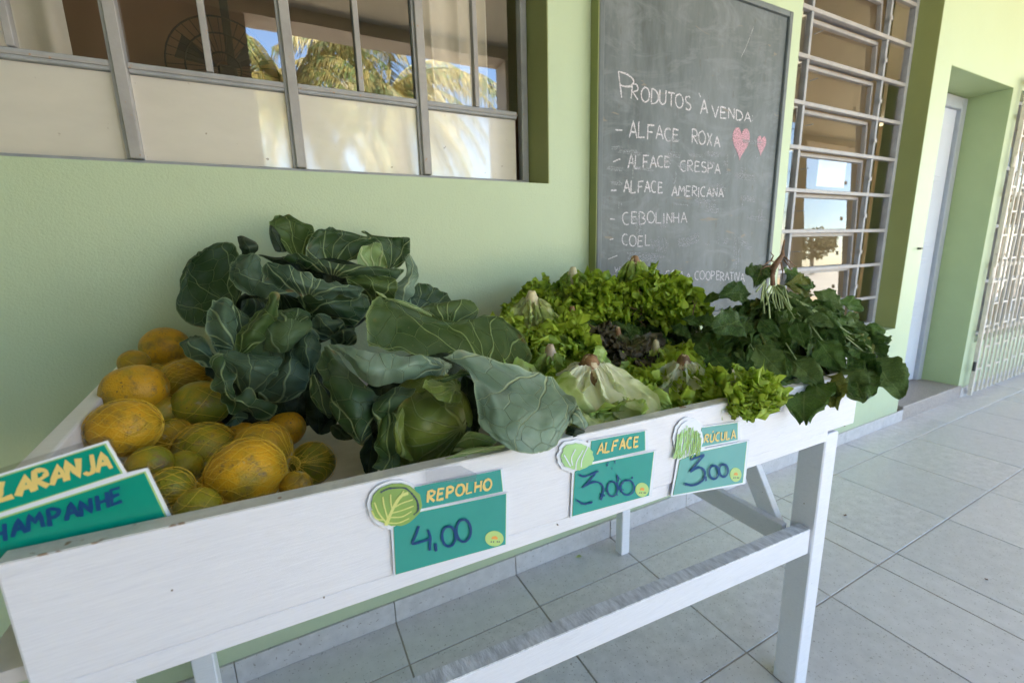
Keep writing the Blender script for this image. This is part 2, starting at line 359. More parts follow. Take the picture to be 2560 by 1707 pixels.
for i, (a, b) in enumerate(zip(zz[:-1], zz[1:])):
    for (x0, x1) in ((A0+.03, XS0-.02), (XS1+.02, A1-.03)):
        MB().add([(x0, YL, a+.006), (x1, YL, a+.006), (x1, YL, b-.006), (x0, YL, b-.006)], [(0, 1, 2, 3)]).build('side_pane', M['glass2'], lw)
    zc, h = (a+b)/2, (b-a)/2-.003
    tilt = R(1.5+1.2*random.random()); YS = YL+.032
    sroot = MB()
    def rp(x, y, z):
        yy, z2 = y, z
        return (x, YS+yy*math.cos(tilt)+z2*math.sin(tilt), zc+z2*math.cos(tilt)-yy*math.sin(tilt))
    def rbox(mb, x0, x1, y0, y1, z0, z1):
        mb.hexa([rp(x0, y0, z0), rp(x1, y0, z0), rp(x1, y1, z0), rp(x0, y1, z0), rp(x0, y0, z1), rp(x1, y0, z1), rp(x1, y1, z1), rp(x0, y1, z1)])
    for q in ((XS0, XS1, -.011, .011, h-.024, h-.006), (XS0, XS1, -.011, .011, -h, -h+.008), (XS0, XS0+.014, -.011, .011, -h+.009, h-.025), (XS1-.014, XS1, -.011, .011, -h+.009, h-.025)): rbox(sroot, *q)
    sash = sroot.build('sash', M['metal2'], lw, bev=.001)
    p_ = MB().add([rp(XS0+.012, 0, -h+.01), rp(XS1-.012, 0, -h+.01), rp(XS1-.012, 0, h-.01), rp(XS0+.012, 0, h-.01)], [(0, 1, 2, 3)]).build('glass_pane', M['glass2'], sash)
    MB().box(XS1-.03, XS1-.006, YL-.034, YL-.030, zc-.03, zc-.008).box(XS0+.002, XS0+.008, YL-.06, YL-.02, zc-.004, zc).build('hinge_stay', M['metal2'], lw, bev=.001)
curtain(2.36, 2.66, .30, .018, 2, 'curtain', 'cream curtain strip hanging behind the awning window')

ps = [P(2049, 389, y=.33), P(2105, 470, y=.33)]
tag(MB().box(ps[0].x, ps[1].x+.02, .33, .334, ps[1].z, ps[0].z).build('white_sheet', simple('sheet_white', (.85, .84, .82), .7, .02)), 'plain white sheet standing behind the awning window', 'paper')  # plain white rectangle behind the sash panes
# ---- door
door = thing('panel_door', (4.0, .26, .1), 'bluish white panelled door set back in a green reveal', 'door')
dy = .235
MB().box(4.40, 4.475, dy-.015, dy+.06, .10, 2.16).box(3.55, 4.40, dy-.015, dy+.06, 2.085, 2.16).box(3.55, 3.60, dy-.015, dy+.06, .10, 2.084).build('door_frame', M['frame'], door, bev=.003)
MB().box(3.60, 4.398, dy+.012, dy+.05, .105, 2.083).build('door_leaf', M['doorm'], door)
for c0, c1 in ((3.68, 3.95), (4.05, 4.32)):
    for z0, z1 in ((.24, .62), (.70, 1.06), (1.14, 1.52), (1.60, 1.98)):
        MB().box(c0, c1, dy+.006, dy+.0119, z0, z1).build('door_panel', M['doorm'], door, bev=.004)
        MB().box(c0+.03, c1-.03, dy+.001, dy+.0059, z0+.03, z1-.03).build('panel_field', M['doorm'], door, bev=.003)
hp = P(2318, 620, y=.02)
MB().box(3.60, 3.66, .16, .175, hp.z-.01, hp.z+.01).build('handle', M['black'], door, bev=.003)
MB().box(3.47, 3.50, -.02, -.001, hp.z-.006, hp.z+.006).build('latch_hook', M['black'], wo, bev=.002)

# ---- gated glazing at the far right
gt = thing('security_grille', (4.6, -.02, .02), 'beige iron security grille with thin vertical bars right of the door', 'grille')
GX0, GX1 = 4.585, 7.4
for k in range(33):
    x = GX0+.012+k*(GX1-GX0-.02)/32
    MB().box(x-.006, x+.006, -.050, -.038, .03, 2.24).build('bar', M['grille'], gt)
for z in (.04, .5, 1.0, 1.5, 2.0, 2.22): MB().box(GX0, GX1, -.0375, -.033, z-.012, z+.012).build('cross_rail', M['grille'], gt)
for k in range(18):
    x = GX0+.012+k*(GX1-GX0-.02)/32; x2 = x+(GX1-GX0-.02)/32
    for j in range(6):
        z = .22+.33*j+(.165 if k % 2 else 0)
        MB().box(x+.0065, x2-.0065, -.049, -.040, z-.006, z+.006).build('short_bar', M['grille'], gt)
MB().box(GX0-.022, GX0-.002, -.055, -.030, .02, 2.25).build('stile', M['grille'], gt, bev=.002)
for z in (.25, .95, 1.7): MB().tube([(GX0-.028, -.045, z-.035), (GX0-.028, -.045, z+.035)], .010, 10).build('hinge', M['black'] if z < .5 else M['grille'], gt)
gw = thing('glazed_opening', (6, .1, .42), 'wide glazed opening behind the beige security grille', 'window')
fm = MB()
for x in (4.64, 5.02, 5.42, 5.82, 6.22, 6.62, 7.02, 7.37): fm.box(x-.015, x+.015, .08, .11, .425, 2.165)
for z in (.44, .86, 1.28, 1.70, 2.15): fm.box(4.655, 7.355, .085, .105, z-.012, z+.012)
fm.build('window_frame', M['metal'], gw)
for i in range(7):
    for j in range(4):
        x0 = 4.66+.38*i+.01; z0 = .45+.42*j
        MB().add([(x0, .095, z0), (x0+.37, .095+.004*(j % 3-1), z0), (x0+.37, .095, z0+.41), (x0, .095, z0+.41)], [(0, 1, 2, 3)]).build('glass_pane', M['glass2'], gw)

# ---- blackboard
bbx0, bbx1, bbz0, bbz1 = .995, 1.985, .90, 2.118
bb = thing('blackboard', (1.49, -.03, .9), 'grey-green chalkboard listing products for sale in white chalk', 'blackboard')
def board_mat():
    m, nt, b = new('chalkboard')
    n1 = ramp(nt, tex(nt, 2.2, 4, .65, (1, 1, .35)), .3, .75); n2 = ramp(nt, tex(nt, 9, 5, .7, (1, 1, .25)), .35, .8)
    c = mixc(nt, n1, (.058, .072, .068), (.125, .145, .15)); c = mixc(nt, n2, c, (.19, .212, .225))
    ch = ramp(nt, tex(nt, 30, 4, .7, (1.6, 1, .5)), .62, .72); c = mixc(nt, ch, c, (.11, .105, .09))
    ch = ramp(nt, tex(nt, 11, 2, .6, (.6, 1, 2.2), dist=1), .70, .72); c = mixc(nt, ch, c, (.20, .175, .14)); wp = N(nt, 'ShaderNodeMath', operation='MULTIPLY'); nt.links.new(ramp(nt, tex(nt, 3.2, 5, .7, (1, 1, 2.4), dist=2.5), .50, .72), wp.inputs[0]); wp.inputs[1].default_value = .42; c = mixc(nt, wp.outputs[0], c, (.27, .29, .31))
    nt.links.new(c, b.inputs['Base Color']); b.inputs['Roughness'].default_value = .55
    bump(nt, b, tex(nt, 80, 3), .15); return m
M['board'] = board_mat()
MB().box(bbx0+.022, bbx1-.022, -.030, -.003, bbz0+.02, bbz1-.022).build('board_panel', M['board'], bb)
MB().box(bbx0, bbx0+.0215, -.042, -.002, bbz0, bbz1).box(bbx1-.0215, bbx1, -.042, -.002, bbz0, bbz1).box(bbx0+.022, bbx1-.022, -.042, -.002, bbz1-.0215, bbz1).box(bbx0+.022, bbx1-.022, -.042, -.002, bbz0, bbz0+.02).build('frame', simple('dark_board_frame', (.13, .15, .155), .5, .2), bb, bev=.004, seg=2)
MB().box(bbx0-.004, bbx0-.0004, -.04, -.002, bbz0, bbz1-.002).build('side_strip', M['reveal'], bb)

# ------------------------------------------------------------------ stroke lettering
def arc(cx, cy, rx, ry, a0, a1, n=10): return [(cx+rx*math.cos(R(a0+(a1-a0)*i/n)), cy+ry*math.sin(R(a0+(a1-a0)*i/n))) for i in range(n+1)]
G = {'A': [[(0, 0), (.3, 1), (.6, 0)], [(.1, .36), (.52, .36)]], 'B': [[(0, 0), (0, 1)]+arc(.2, .76, .3, .24, 90, -90, 8)+arc(.2, .26, .36, .26, 90, -90, 8)+[(0, 0)]],
     'C': [arc(.34, .5, .34, .5, 60, 300, 14)], 'D': [[(0, 0), (0, 1)]+arc(.1, .5, .48, .5, 90, -90, 10)+[(0, 0)]],
     'E': [[(.5, .95), (.05, 1), (.02, .5), (0, 0), (.5, .03)], [(.03, .52), (.42, .54)]], 'F': [[(.55, 1), (.04, .97), (0, 0)], [(.03, .52), (.42, .54)]],
     'H': [[(0, 0), (.02, 1)], [(.52, 1), (.5, 0)], [(0, .5), (.52, .52)]], 'I': [[(.05, 0), (.05, 1)]], 'J': [[(.42, 1), (.42, .25)]+arc(.22, .25, .2, .25, 0, -160, 6)],
     'L': [[(.03, 1), (0, .02), (.48, .05)]], 'M': [[(0, 0), (.08, 1), (.34, .42), (.6, 1), (.68, 0)]], 'N': [[(0, 0), (.03, 1), (.48, .05), (.52, 1)]],
     'O': [arc(.34, .5, .34, .5, 100, 460, 18)], 'P': [[(0, 0), (0, 1)]+arc(.15, .74, .34, .26, 90, -90, 8)+[(0, .48)]],
     'R': [[(0, 0), (0, 1)]+arc(.15, .75, .34, .25, 90, -90, 8)+[(.05, .5), (.52, 0)]], 'S': [arc(.28, .75, .25, .25, 40, 250, 8)+arc(.26, .25, .27, .25, 80, -140, 8)],
     'T': [[(0, .96), (.6, 1)], [(.3, .98), (.3, 0)]], 'U': [[(0, 1), (0, .3)]+arc(.26, .3, .26, .3, 180, 360, 8)+[(.52, 1)]], 'V': [[(0, 1), (.28, 0), (.58, 1.02)]],
     'W': [[(0, 1), (.15, 0), (.35, .7), (.5, 0), (.7, 1)]], 'X': [[(0, 0), (.5, 1)], [(.05, 1), (.5, 0)]], ':': [[(.05, .1), (.06, .16)], [(.05, .62), (.06, .68)]], '-': [[(0, .45), (.3, .47)]]}
GWD = {'I': .12, 'M': .7, 'O': .68, 'C': .58, ':': .15, 'J': .45, 'S': .55, 'W': .75}
def ribbon(mb, pts, wd, y, jit=0, th=.0006):
    """flat stroke of (x,z) points on the plane y, facing -y"""
    q = []
    for i in range(len(pts)-1):
        a, b = Vector(pts[i]), Vector(pts[i+1]); n = max(1, int((b-a).length/(wd*1.2)))
        for k in range(n): q.append(a.lerp(b, k/n))
    q.append(Vector(pts[-1])); L, Rr = [], []
    for i, p in enumerate(q):
        d = q[min(i+1, len(q)-1)]-q[max(i-1, 0)]
        if d.length < 1e-9: d = Vector((1, 0))
        d.normalize(); n = Vector((-d.y, d.x))*wd/2*(1+jit*random.uniform(-1, .6))
        L.append(p+n); Rr.append(p-n)
    vs = [(a.x, y-i*1.2e-5, a.y) for i, a in enumerate(L)]+[(a.x, y-i*1.2e-5, a.y) for i, a in enumerate(Rr)]; m = len(q)
    mb.add(vs, [(i, i+m, i+m+1, i+1) for i in range(m-1)])
def word(text, quad, y, wd, name, mat, parent, **k):
    mb = MB(); write(mb, text, quad, y, wd, **k); return mb.build(name, mat, parent)
def write(mb, text, quad, y, wd, jit=.3, slant=0, wob=.02, gap=.16):
    """quad: BL BR TL TR as (x,z)"""
    BL, BR, TL, TR = [Vector(q) for q in quad]
    tot = sum(GWD.get(c, .55) if c != ' ' else .3 for c in text)+gap*(len(text)-1); cx = 0
    for c in text:
        if c == ' ': cx += .3+gap; continue
        wdt = GWD.get(c, .55); dx, dz = random.uniform(-wob, wob), random.uniform(-wob, wob)*1.6
        for stx in G[c]:
            pts = []
            for (a, b) in stx:
                u = (cx+a+dx+slant*b)/tot; v = b*(1+random.uniform(-wob, wob))+dz
                lo = BL.lerp(BR, u); hi = TL.lerp(TR, u); pts.append(tuple(lo.lerp(hi, v)))
            y -= .00003; ribbon(mb, pts, wd, y, jit)
        cx += wdt+gap
def chalkmat(name, col, thr=.42):
    m, nt, b = new(name); b.inputs['Base Color'].default_value = (*col, 1); b.inputs['Roughness'].default_value = .9
    f = ramp(nt, tex(nt, 260, 2, .6), thr-.05, thr+.08); nt.links.new(f, b.inputs['Alpha']); return m
M['chalk'] = chalkmat('white_chalk', (.66, .63, .67)); M['pink'] = chalkmat('pink_chalk', (.66, .38, .45), .46); M['smear'] = chalkmat('smudged_chalk', (.36, .375, .40), .50)
C3 = fx(3.647, 1420, 0); C6 = fx(3.675, 1420, 380)
YB = -.0306
def Q(f, y, *pts): return [(lambda v: (v.x, v.z))(P(*f(a, b), y=y)) for a, b in pts]
random.seed(11)
ck = MB()
word('P', Q(C3, YB, (490, 895), (610, 915), (460, 655), (620, 700)), YB, 0.0057, 'chalk_word', M['chalk'], bb)
word('RODUTOS', Q(C3, YB, (580, 905), (1120, 1010), (590, 770), (1120, 885)), YB, 0.0057, 'chalk_word', M['chalk'], bb, wob=.04)
word('A', Q(C3, YB, (1210, 1040), (1268, 1035), (1215, 905), (1265, 915)), YB, 0.0057, 'chalk_word', M['chalk'], bb)
ribbon(ck, Q(C3, YB, (1193, 852), (1210, 888)), .0045, YB)
word('VENDA:', Q(C3, YB, (1315, 1065), (1690, 1115), (1310, 955), (1690, 1035)), YB, 0.0057, 'chalk_word', M['chalk'], bb, wob=.04)
ribbon(ck, Q(C3, YB, (430, 1186), (495, 1190)), .0045, YB)
word('ALFACE', Q(C3, YB, (560, 1258), (1015, 1292), (560, 1105), (1015, 1185)), YB, 0.0057, 'chalk_word', M['chalk'], bb, wob=.04)
word('ROXA', Q(C3, YB, (1130, 1315), (1378, 1338), (1130, 1180), (1378, 1240)), YB, 0.0055, 'chalk_word', M['chalk'], bb, wob=.04)
ribbon(ck, Q(C6, YB, (415, 95), (445, 78), (480, 66)), .0045, YB)
word('ALFACE', Q(C6, YB, (550, 155), (935, 140), (550, 22), (935, 45)), YB, 0.0055, 'chalk_word', M['chalk'], bb, wob=.04)
word('CRESPA', Q(C6, YB, (1035, 172), (1392, 198), (1035, 75), (1392, 105)), YB, 0.0052, 'chalk_word', M['chalk'], bb, wob=.04)
ribbon(ck, Q(C6, YB, (395, 356), (445, 352)), .006, YB)
word('ALFACE', Q(C6, YB, (515, 378), (875, 372), (515, 258), (875, 275)), YB, 0.0055, 'chalk_word', M['chalk'], bb, wob=.04)
word('AMERICANA', Q(C6, YB, (950, 402), (1425, 418), (955, 305), (1425, 338)), YB, 0.0055, 'chalk_word', M['chalk'], bb, wob=.04)
ribbon(ck, Q(C6, YB, (388, 616), (430, 618)), .0036, YB)
word('CEBOLINHA', Q(C6, YB, (505, 665), (1085, 652), (500, 548), (1085, 562)), YB, 0.0045, 'chalk_word', M['chalk'], bb, wob=.04)
ribbon(ck, Q(C6, YB, (385, 806), (416, 798)), .0036, YB)
word('COEL', Q(C6, YB, (495, 858), (755, 868), (495, 758), (755, 772)), YB, 0.0045, 'chalk_word', M['chalk'], bb, wob=.04)
word('W', Q(C6, YB, (430, 1105), (482, 1105), (430, 1052), (482, 1052)), YB, 0.0032, 'chalk_word', M['chalk'], bb)
word('R', Q(C6, YB, (775, 1160), (830, 1170), (765, 1060), (815, 1065)), YB, 0.0037, 'chalk_word', M['chalk'], bb)
word('COM', Q(C6, YB, (895, 1178), (1055, 1162), (895, 1092), (1055, 1095)), YB, 0.0042, 'chalk_word', M['chalk'], bb)
word('A', Q(C6, YB, (1085, 1170), (1125, 1172), (1085, 1115), (1125, 1115)), YB, 0.0042, 'chalk_word', M['chalk'], bb)
word('COOPERATIVA', Q(C6, YB, (1165, 1170), (1615, 1186), (1165, 1092), (1615, 1110)), YB, 0.0040, 'chalk_word', M['chalk'], bb, wob=.04)
ribbon(ck, Q(C6, YB, (370, 985), (455, 950)), .003, YB)
ribbon(ck, Q(C3, YB, (1580, 520), (1625, 430), (1660, 330), (1690, 250)), .0012, YB)
ck.build('chalk_strokes', M['chalk'], bb)['kind'] = 'stuff'
sm = MB()
for k in range(16):
    x = 760+k*10.5; ribbon(sm, Q(C6, YB-.0003, (x, 770+random.uniform(0, 60)), (x+random.uniform(-12, 25), 900+random.uniform(-50, 10))), .003, YB-.0003)
for k in range(9): ribbon(sm, Q(C6, YB-.0003, (1000+random.uniform(0, 30), 800+k*9), (1100, 790+k*9), (1205, 745+k*10+random.uniform(-9, 9))), .004, YB-.0003)
for k in range(10): ribbon(sm, Q(C6, YB-.0003, (540+random.uniform(-10, 30), 925+k*8), (700, 930+k*8), (860+random.uniform(-60, 40), 940+k*7)), .004, YB-.0003)
rq = random.Random(9)
for k in range(46):
    a, b = rq.uniform(300, 1750), rq.uniform(-150, 900); ln = rq.uniform(30, 190); dr = rq.choice((0, 0, 1))
    for q in range(rq.randint(2, 6)):
        o_ = q*9
        pa = (a+rq.uniform(-12, 12)+(o_ if dr else 0), b+(0 if dr else o_)); pb = (pa[0]+(rq.uniform(-12, 12) if dr else ln), pa[1]+(ln if dr else ln*.12+rq.uniform(-8, 8)))
        ribbon(sm, Q(C6, YB-.0002, pa, pb), .0035, YB-.0002-.00001*k, .5)
sm.build('chalk_smear', M['smear'], bb)['kind'] = 'stuff'
def heart(cx, cz, w_, h_, y):
    pts = []
    for i in range(36):
        t = i/36*2*math.pi; X = math.sin(t)**3; Z = (13*math.cos(t)-5*math.cos(2*t)-2*math.cos(3*t)-math.cos(4*t))/17
        pts.append((cx+X*w_/2, cz+(Z+.15)*h_/1.75))
    return pts
for (a, b, ww, hh) in ((1575, 1320, 205, 290), (1762, 1335, 112, 180)):
    c = P(*C3(a, b), y=YB); s = 1/ppm(c)/3.647*1.0
    MB().poly(heart(c.x, c.z, ww*s*1.15, hh*s, YB), YB-.0004, YB+.0003).build('chalk_heart', M['pink'], bb)

# ================================================================== TABLE (tray on legs)
YF = -.80
tb = thing('produce_stand', (.5, -.42, 0), 'long white painted wooden stand with a shallow display tray', 'table')
def lin(pa, pb, y):
    a, b = P(*pa, y=y), P(*pb, y=y); k = (b.z-a.z)/(b.x-a.x)
    return lambda x: a.z+k*(x-a.x)
zt = lin((0, 1413), (2147, 933), YF); zb = lin((343, 1707), (2134, 1083), YF)
def board(x0, x1, y0, y1, f0, f1): return MB().hexa([(x0, y0, f0(x0)), (x1, y0, f0(x1)), (x1, y1, f0(x1)), (x0, y1, f0(x0)), (x0, y0, f1(x0)), (x1, y0, f1(x1)), (x1, y1, f1(x1)), (x0, y1, f1(x0))])
X0, X1 = P(0, 1480, y=YF).x, P(2140, 1020, y=YF).x
ZT0 = zt(0); EB = P(310, 895, y=-.065)
board(X0, X1, YF, YF+.024, lambda x: zb(x)+.027, zt).build('front_board', M['wood'], tb, bev=.0025, seg=2)
board(X0+.005, X1-.1, YF+.0035, YF+.026, zb, lambda x: zb(x)+.0265).build('apron', M['wood'], tb, bev=.002)
# roughness of the sawn top edge: a thin weathered cap
board(X0+.001, X1-.001, YF+.0015, YF+.0225, lambda x: zt(x)-.0005, lambda x: zt(x)+.0012).build('top_edge', simple('worn_white_edge', (.56, .565, .55), .7, .2, 30, .5, 120, (1, 1, 1), spots=((.25, .17, .11), 45, .66)), tb)
board(EB.x+.028, X1-.02, YF+.026, -.08, lambda x: ZT0-.135-.02*x, lambda x: ZT0-.119-.02*x).build('tray_floor', simple('white_tray_board', (.62, .58, .56), .6, .2, 12, .2, 60, spots=((.10, .08, .06), 22, .70)), tb)
MB().hexa([(X0-.005, YF+.048, ZT0-.15), (X0+.018, YF+.048, ZT0-.15), (EB.x+.024, -.06, ZT0-.15), (EB.x, -.06, ZT0-.15), (X0-.005, YF+.048, 1.0), (X0+.018, YF+.048, 1.0), (EB.x+.024, -.06, EB.z), (EB.x, -.06, EB.z)]).build('end_board', M['wood'], tb, bev=.003, seg=2)
board(X1-.022, X1-.0005, YF+.03, -.06, lambda x: ZT0-.18, lambda x: .93).build('end_board', M['wood'], tb, bev=.003, seg=2)
board(EB.x+.03, X1-.023, -.0795, -.061, lambda x: ZT0-.13, lambda x: .865).build('back_board', M['wood'], tb, bev=.003)
lf = YF+.0255
LXL, LXR = P(2064, 1107, y=lf).x, P(2095, 1101, y=lf).x
for a, b in ((LXL, LXR), (X0+.001, X0+.001+(LXR-LXL)*.8)):
    board(a, b, lf, lf+.06, lambda x: 0, lambda x: zb(x)-.001).build('leg', M['wood'], tb, bev=.003)
for a, b in ((1.073, 1.114), (-.306, -.259)):
    board(a, b, -.123, -.084, lambda x: 0, lambda x: .76).build('leg', M['wood'], tb, bev=.003)
# long lower rail between the front legs
ry = lf+.008
rt = lin((1500, 1546), (1975, 1345), ry); rb = lin((1500, 1613.5), (1967, 1407), ry)
board(X0+.1, LXL-.001, ry, ry+.030, rb, rt).build('rail', M['wood'], tb, bev=.002)
board(X0+.1, LXL-.002, ry+.001, ry+.0295, lambda x: rt(x)-.001, lambda x: rt(x)+.002).build('rail_top', M['rough'], tb)
# end stretcher, diagonal brace and stretcher end outside the leg
MB().bar((1.085, -.715, .458), (1.085, -.124, .466), .022, .058).build('stretcher', M['wood'], tb, bev=.002)
MB().bar((1.105, -.705, .41), (1.105, -.48, .80), .05, .022, (1, 0, 0)).build('brace', M['wood'], tb, bev=.002)
c0 = P(2052, 1380, y=-.765)
MB().box(LXR+.001, LXR+.018, -.765, -.70, c0.z-.03, c0.z+.03).build('stretcher_end', M['wood'], tb, bev=.004)
for (a, b) in ((1395, 1312), (2113, 1065), (430, 1475), (810, 1493)):
    c = P(a, b, y=YF-.0006); MB().tube([(c.x, YF-.0008, c.z), (c.x, YF+.002, c.z)], .0010, 8).build('nail', M['rust'], tb)
# ================================================================== VEGETABLES
def crom(p0, p1, p2, p3, t):
    return .5*((2*p1)+(p2-p0)*t+(2*p0-5*p1+4*p2-p3)*t*t+(3*p1-p0-3*p2+p3)*t*t*t)
def spl(pts, t):
    n = len(pts)-1; f = min(max(t, 0), 1)*n; i = min(int(f), n-1); t = f-i
    p1, p2 = pts[i], pts[i+1]
    p0 = pts[i-1] if i > 0 else p1*2-p2; p3 = pts[i+2] if i+2 <= n else p2*2-p1
    return crom(p0, p1, p2, p3, t)
def patch(name, rows, mat, parent, base=(.5, 0), ruffle=.004, pucker=.003, rnd=.45, nu=30, nv=30, seed=0, jag=.0, freq=45):
    """curved leaf through a grid of points; stored uv is in metres from the leaf's base"""
    crk = random.Random(seed*7+1); W_ = (spl(rows[len(rows)//2], 1)-spl(rows[len(rows)//2], 0)).length
    mid = [spl(r, .5) for r in rows]; Hh = sum((mid[i+1]-mid[i]).length for i in range(len(mid)-1))
    so = Vector((seed*3.1, seed*1.7, seed*.9)); grid = []; uvs = []; es = []
    for j in range(nv+1):
        for i in range(nu+1):
            u, v = i/nu*2-1, j/nv*2-1
            uu = u*math.sqrt(1-v*v/2)*rnd+u*(1-rnd); vv = v*math.sqrt(1-u*u/2)*rnd+v*(1-rnd)
            e = max(abs(u), abs(v))
            if jag:
                k = 1-jag*max(0, e-.8)*5*max(0, noise.noise(Vector((u*3.5, v*3.5, 0))+so))
                uu *= k; vv *= k
            if e > .88:
                k = 1-(e-.88)*.42*(.6*abs(noise.noise(Vector((u*7, v*7, 5))+so))+.4*abs(noise.noise(Vector((u*19, v*19, 9))+so))); uu *= k; vv *= k
            a, b = uu*.5+.5, vv*.5+.5
            grid.append(spl([spl(r, a) for r in rows], b)); uvs.append(((a-base[0])*W_, (b-base[1])*Hh)); es.append(e)
    n1 = nu+1; out = []
    for j in range(nv+1):
        for i in range(nu+1):
            k = j*n1+i
            du = grid[j*n1+min(i+1, nu)]-grid[j*n1+max(i-1, 0)]; dv = grid[min(j+1, nv)*n1+i]-grid[max(j-1, 0)*n1+i]
            n = du.cross(dv)
            if n.length > 1e-12: n.normalize()
            q = Vector((uvs[k][0], uvs[k][1], 0))
            d = pucker*1.3*noise.noise(q*22+so)+pucker*.8*noise.noise(q*60+so)+pucker*1.5*abs(noise.noise(Vector((q.x*34, q.y*9, seed))))
            d += .006*max(0, (es[k]-.8)/.2)**2*(1 if seed % 3 else -1)*(.4+noise.noise(q*14+so))
            d += ruffle*1.5*es[k]**4*(noise.noise(q*freq+so*2)*1.6)
            out.append(grid[k]+n*d)
    fs = [(j*n1+i, j*n1+i+1, (j+1)*n1+i+1, (j+1)*n1+i) for j in range(nv) for i in range(nu)]
    m = bpy.data.meshes.new(name); m.from_pydata([tuple(v) for v in out], [], fs)
    ul = m.uv_layers.new(name='UVMap')
    for lp in m.loops: ul.data[lp.index].uv = uvs[lp.vertex_index]
    at = m.attributes.new('edge', 'FLOAT', 'POINT'); at.data.foreach_set('value', es)
    m.polygons.foreach_set('use_smooth', [True]*len(m.polygons)); m.materials.append(mat)
    o = bpy.data.objects.new(name, m); link(o, parent); return o
def cabmat(name, base, dark, vein, vw=1.0, rough=.48, net=.7, bloom=(.22, .28, .27), bl=.3):
    m, nt, b = new(name)
    uv = N(nt, 'ShaderNodeUVMap'); sp = nt.nodes.new('ShaderNodeSeparateXYZ')
    nz = N(nt, 'ShaderNodeTexNoise', vals={'Scale': 16, 'Detail': 1}); nt.links.new(uv.outputs[0], nz.inputs[0])
    sc = N(nt, 'ShaderNodeVectorMath', operation='MULTIPLY_ADD'); sb = N(nt, 'ShaderNodeVectorMath', operation='SUBTRACT')
    nt.links.new(nz.outputs[1], sb.inputs[0]); sb.inputs[1].default_value = (.5, .5, .5)
    nt.links.new(sb.outputs[0], sc.inputs[0]); sc.inputs[1].default_value = (.035, .035, 0); nt.links.new(uv.outputs[0], sc.inputs[2])
    nt.links.new(sc.outputs[0], sp.inputs[0])
    def mt(op, a, b_=None, c=None):
        n = N(nt, 'ShaderNodeMath', operation=op)
        for i, v in enumerate((a, b_, c)):
            if v is None: continue
            if isinstance(v, bpy.types.NodeSocket): nt.links.new(v, n.inputs[i])
            else: n.inputs[i].default_value = v
        return n.outputs[0]
    x, y = sp.outputs[0], mt('ADD', sp.outputs[1], .012)
    r = mt('SQRT', mt('ADD', mt('MULTIPLY', x, x), mt('MULTIPLY', y, y)))
    th = mt('ARCTAN2', x, y)
    f = mt('ABSOLUTE', mt('SUBTRACT', mt('FRACT', mt('ADD', mt('DIVIDE', th, .46), .5)), .5))
    dist = mt('MULTIPLY', mt('MULTIPLY', f, .46), r)
    wv = mt('MAXIMUM', mt('MULTIPLY_ADD', r, -.0075*vw, .0021*vw), .0006*vw)
    v1 = mt('SMOOTH_MIN', mt('MAXIMUM', mt('SUBTRACT', 1.6, mt('DIVIDE', dist, wv)), 0), 1, .1)
    vo = N(nt, 'ShaderNodeTexVoronoi', feature='DISTANCE_TO_EDGE', voronoi_dimensions='2D'); nt.links.new(sc.outputs[0], vo.inputs[0]); vo.inputs['Scale'].default_value = 30
    v2 = mt('MULTIPLY', mt('MAXIMUM', mt('SUBTRACT', 1, mt('DIVIDE', vo.outputs[0], .035*vw)), 0), net)
    vn = mt('MINIMUM', mt('MAXIMUM', v1, v2), 1)
    n1 = ramp(nt, tex(nt, 7, 3, .6, coord='UV'), .35, .65); c = mixc(nt, n1, base, dark)
    n2 = N(nt, 'ShaderNodeTexNoise', vals={'Scale': 22, 'Detail': 4}); nt.links.new(uv.outputs[0], n2.inputs[0])
    c = mixc(nt, mt('MULTIPLY', ramp(nt, n2.outputs[0], .45, .75), bl), c, bloom)
    n3 = N(nt, 'ShaderNodeTexNoise', vals={'Scale': 150, 'Detail': 2}); nt.links.new(uv.outputs[0], n3.inputs[0])
    c = mixc(nt, mt('MULTIPLY', ramp(nt, n3.outputs[0], .68, .74), .5), c, (.20, .19, .10))
    at = N(nt, 'ShaderNodeAttribute', attribute_name='edge'); eg = ramp(nt, at.outputs['Fac'], .955, 1.0)
    c = mixc(nt, mt('MULTIPLY', eg, .7), c, tuple(q*.95 for q in vein))
    br = mt('MULTIPLY', ramp(nt, at.outputs['Fac'], .80, 1.0), ramp(nt, tex(nt, 10, 3, .7, coord='UV'), .60, .68)); c = mixc(nt, br, c, (.30, .17, .06))
    c = mixc(nt, mt('MULTIPLY', vn, .85), c, vein)
    nt.links.new(c, b.inputs['Base Color']); b.inputs['Roughness'].default_value = rough
    hb = mt('MULTIPLY_ADD', vn, .8, mt('MULTIPLY', n2.outputs[0], .8)); bump(nt, b, hb, 1.0, .003)
    b.inputs['Specular IOR Level'].default_value = .26
    # thin leaf: a little light passes
    tl = N(nt, 'ShaderNodeBsdfTranslucent'); nt.links.new(c, tl.inputs[0]); mx = N(nt, 'ShaderNodeMixShader', vals={0: .16})
    out = nt.nodes['Material Output']; nt.links.new(b.outputs[0], mx.inputs[1]); nt.links.new(tl.outputs[0], mx.inputs[2]); nt.links.new(mx.outputs[0], out.inputs[0])
    return m
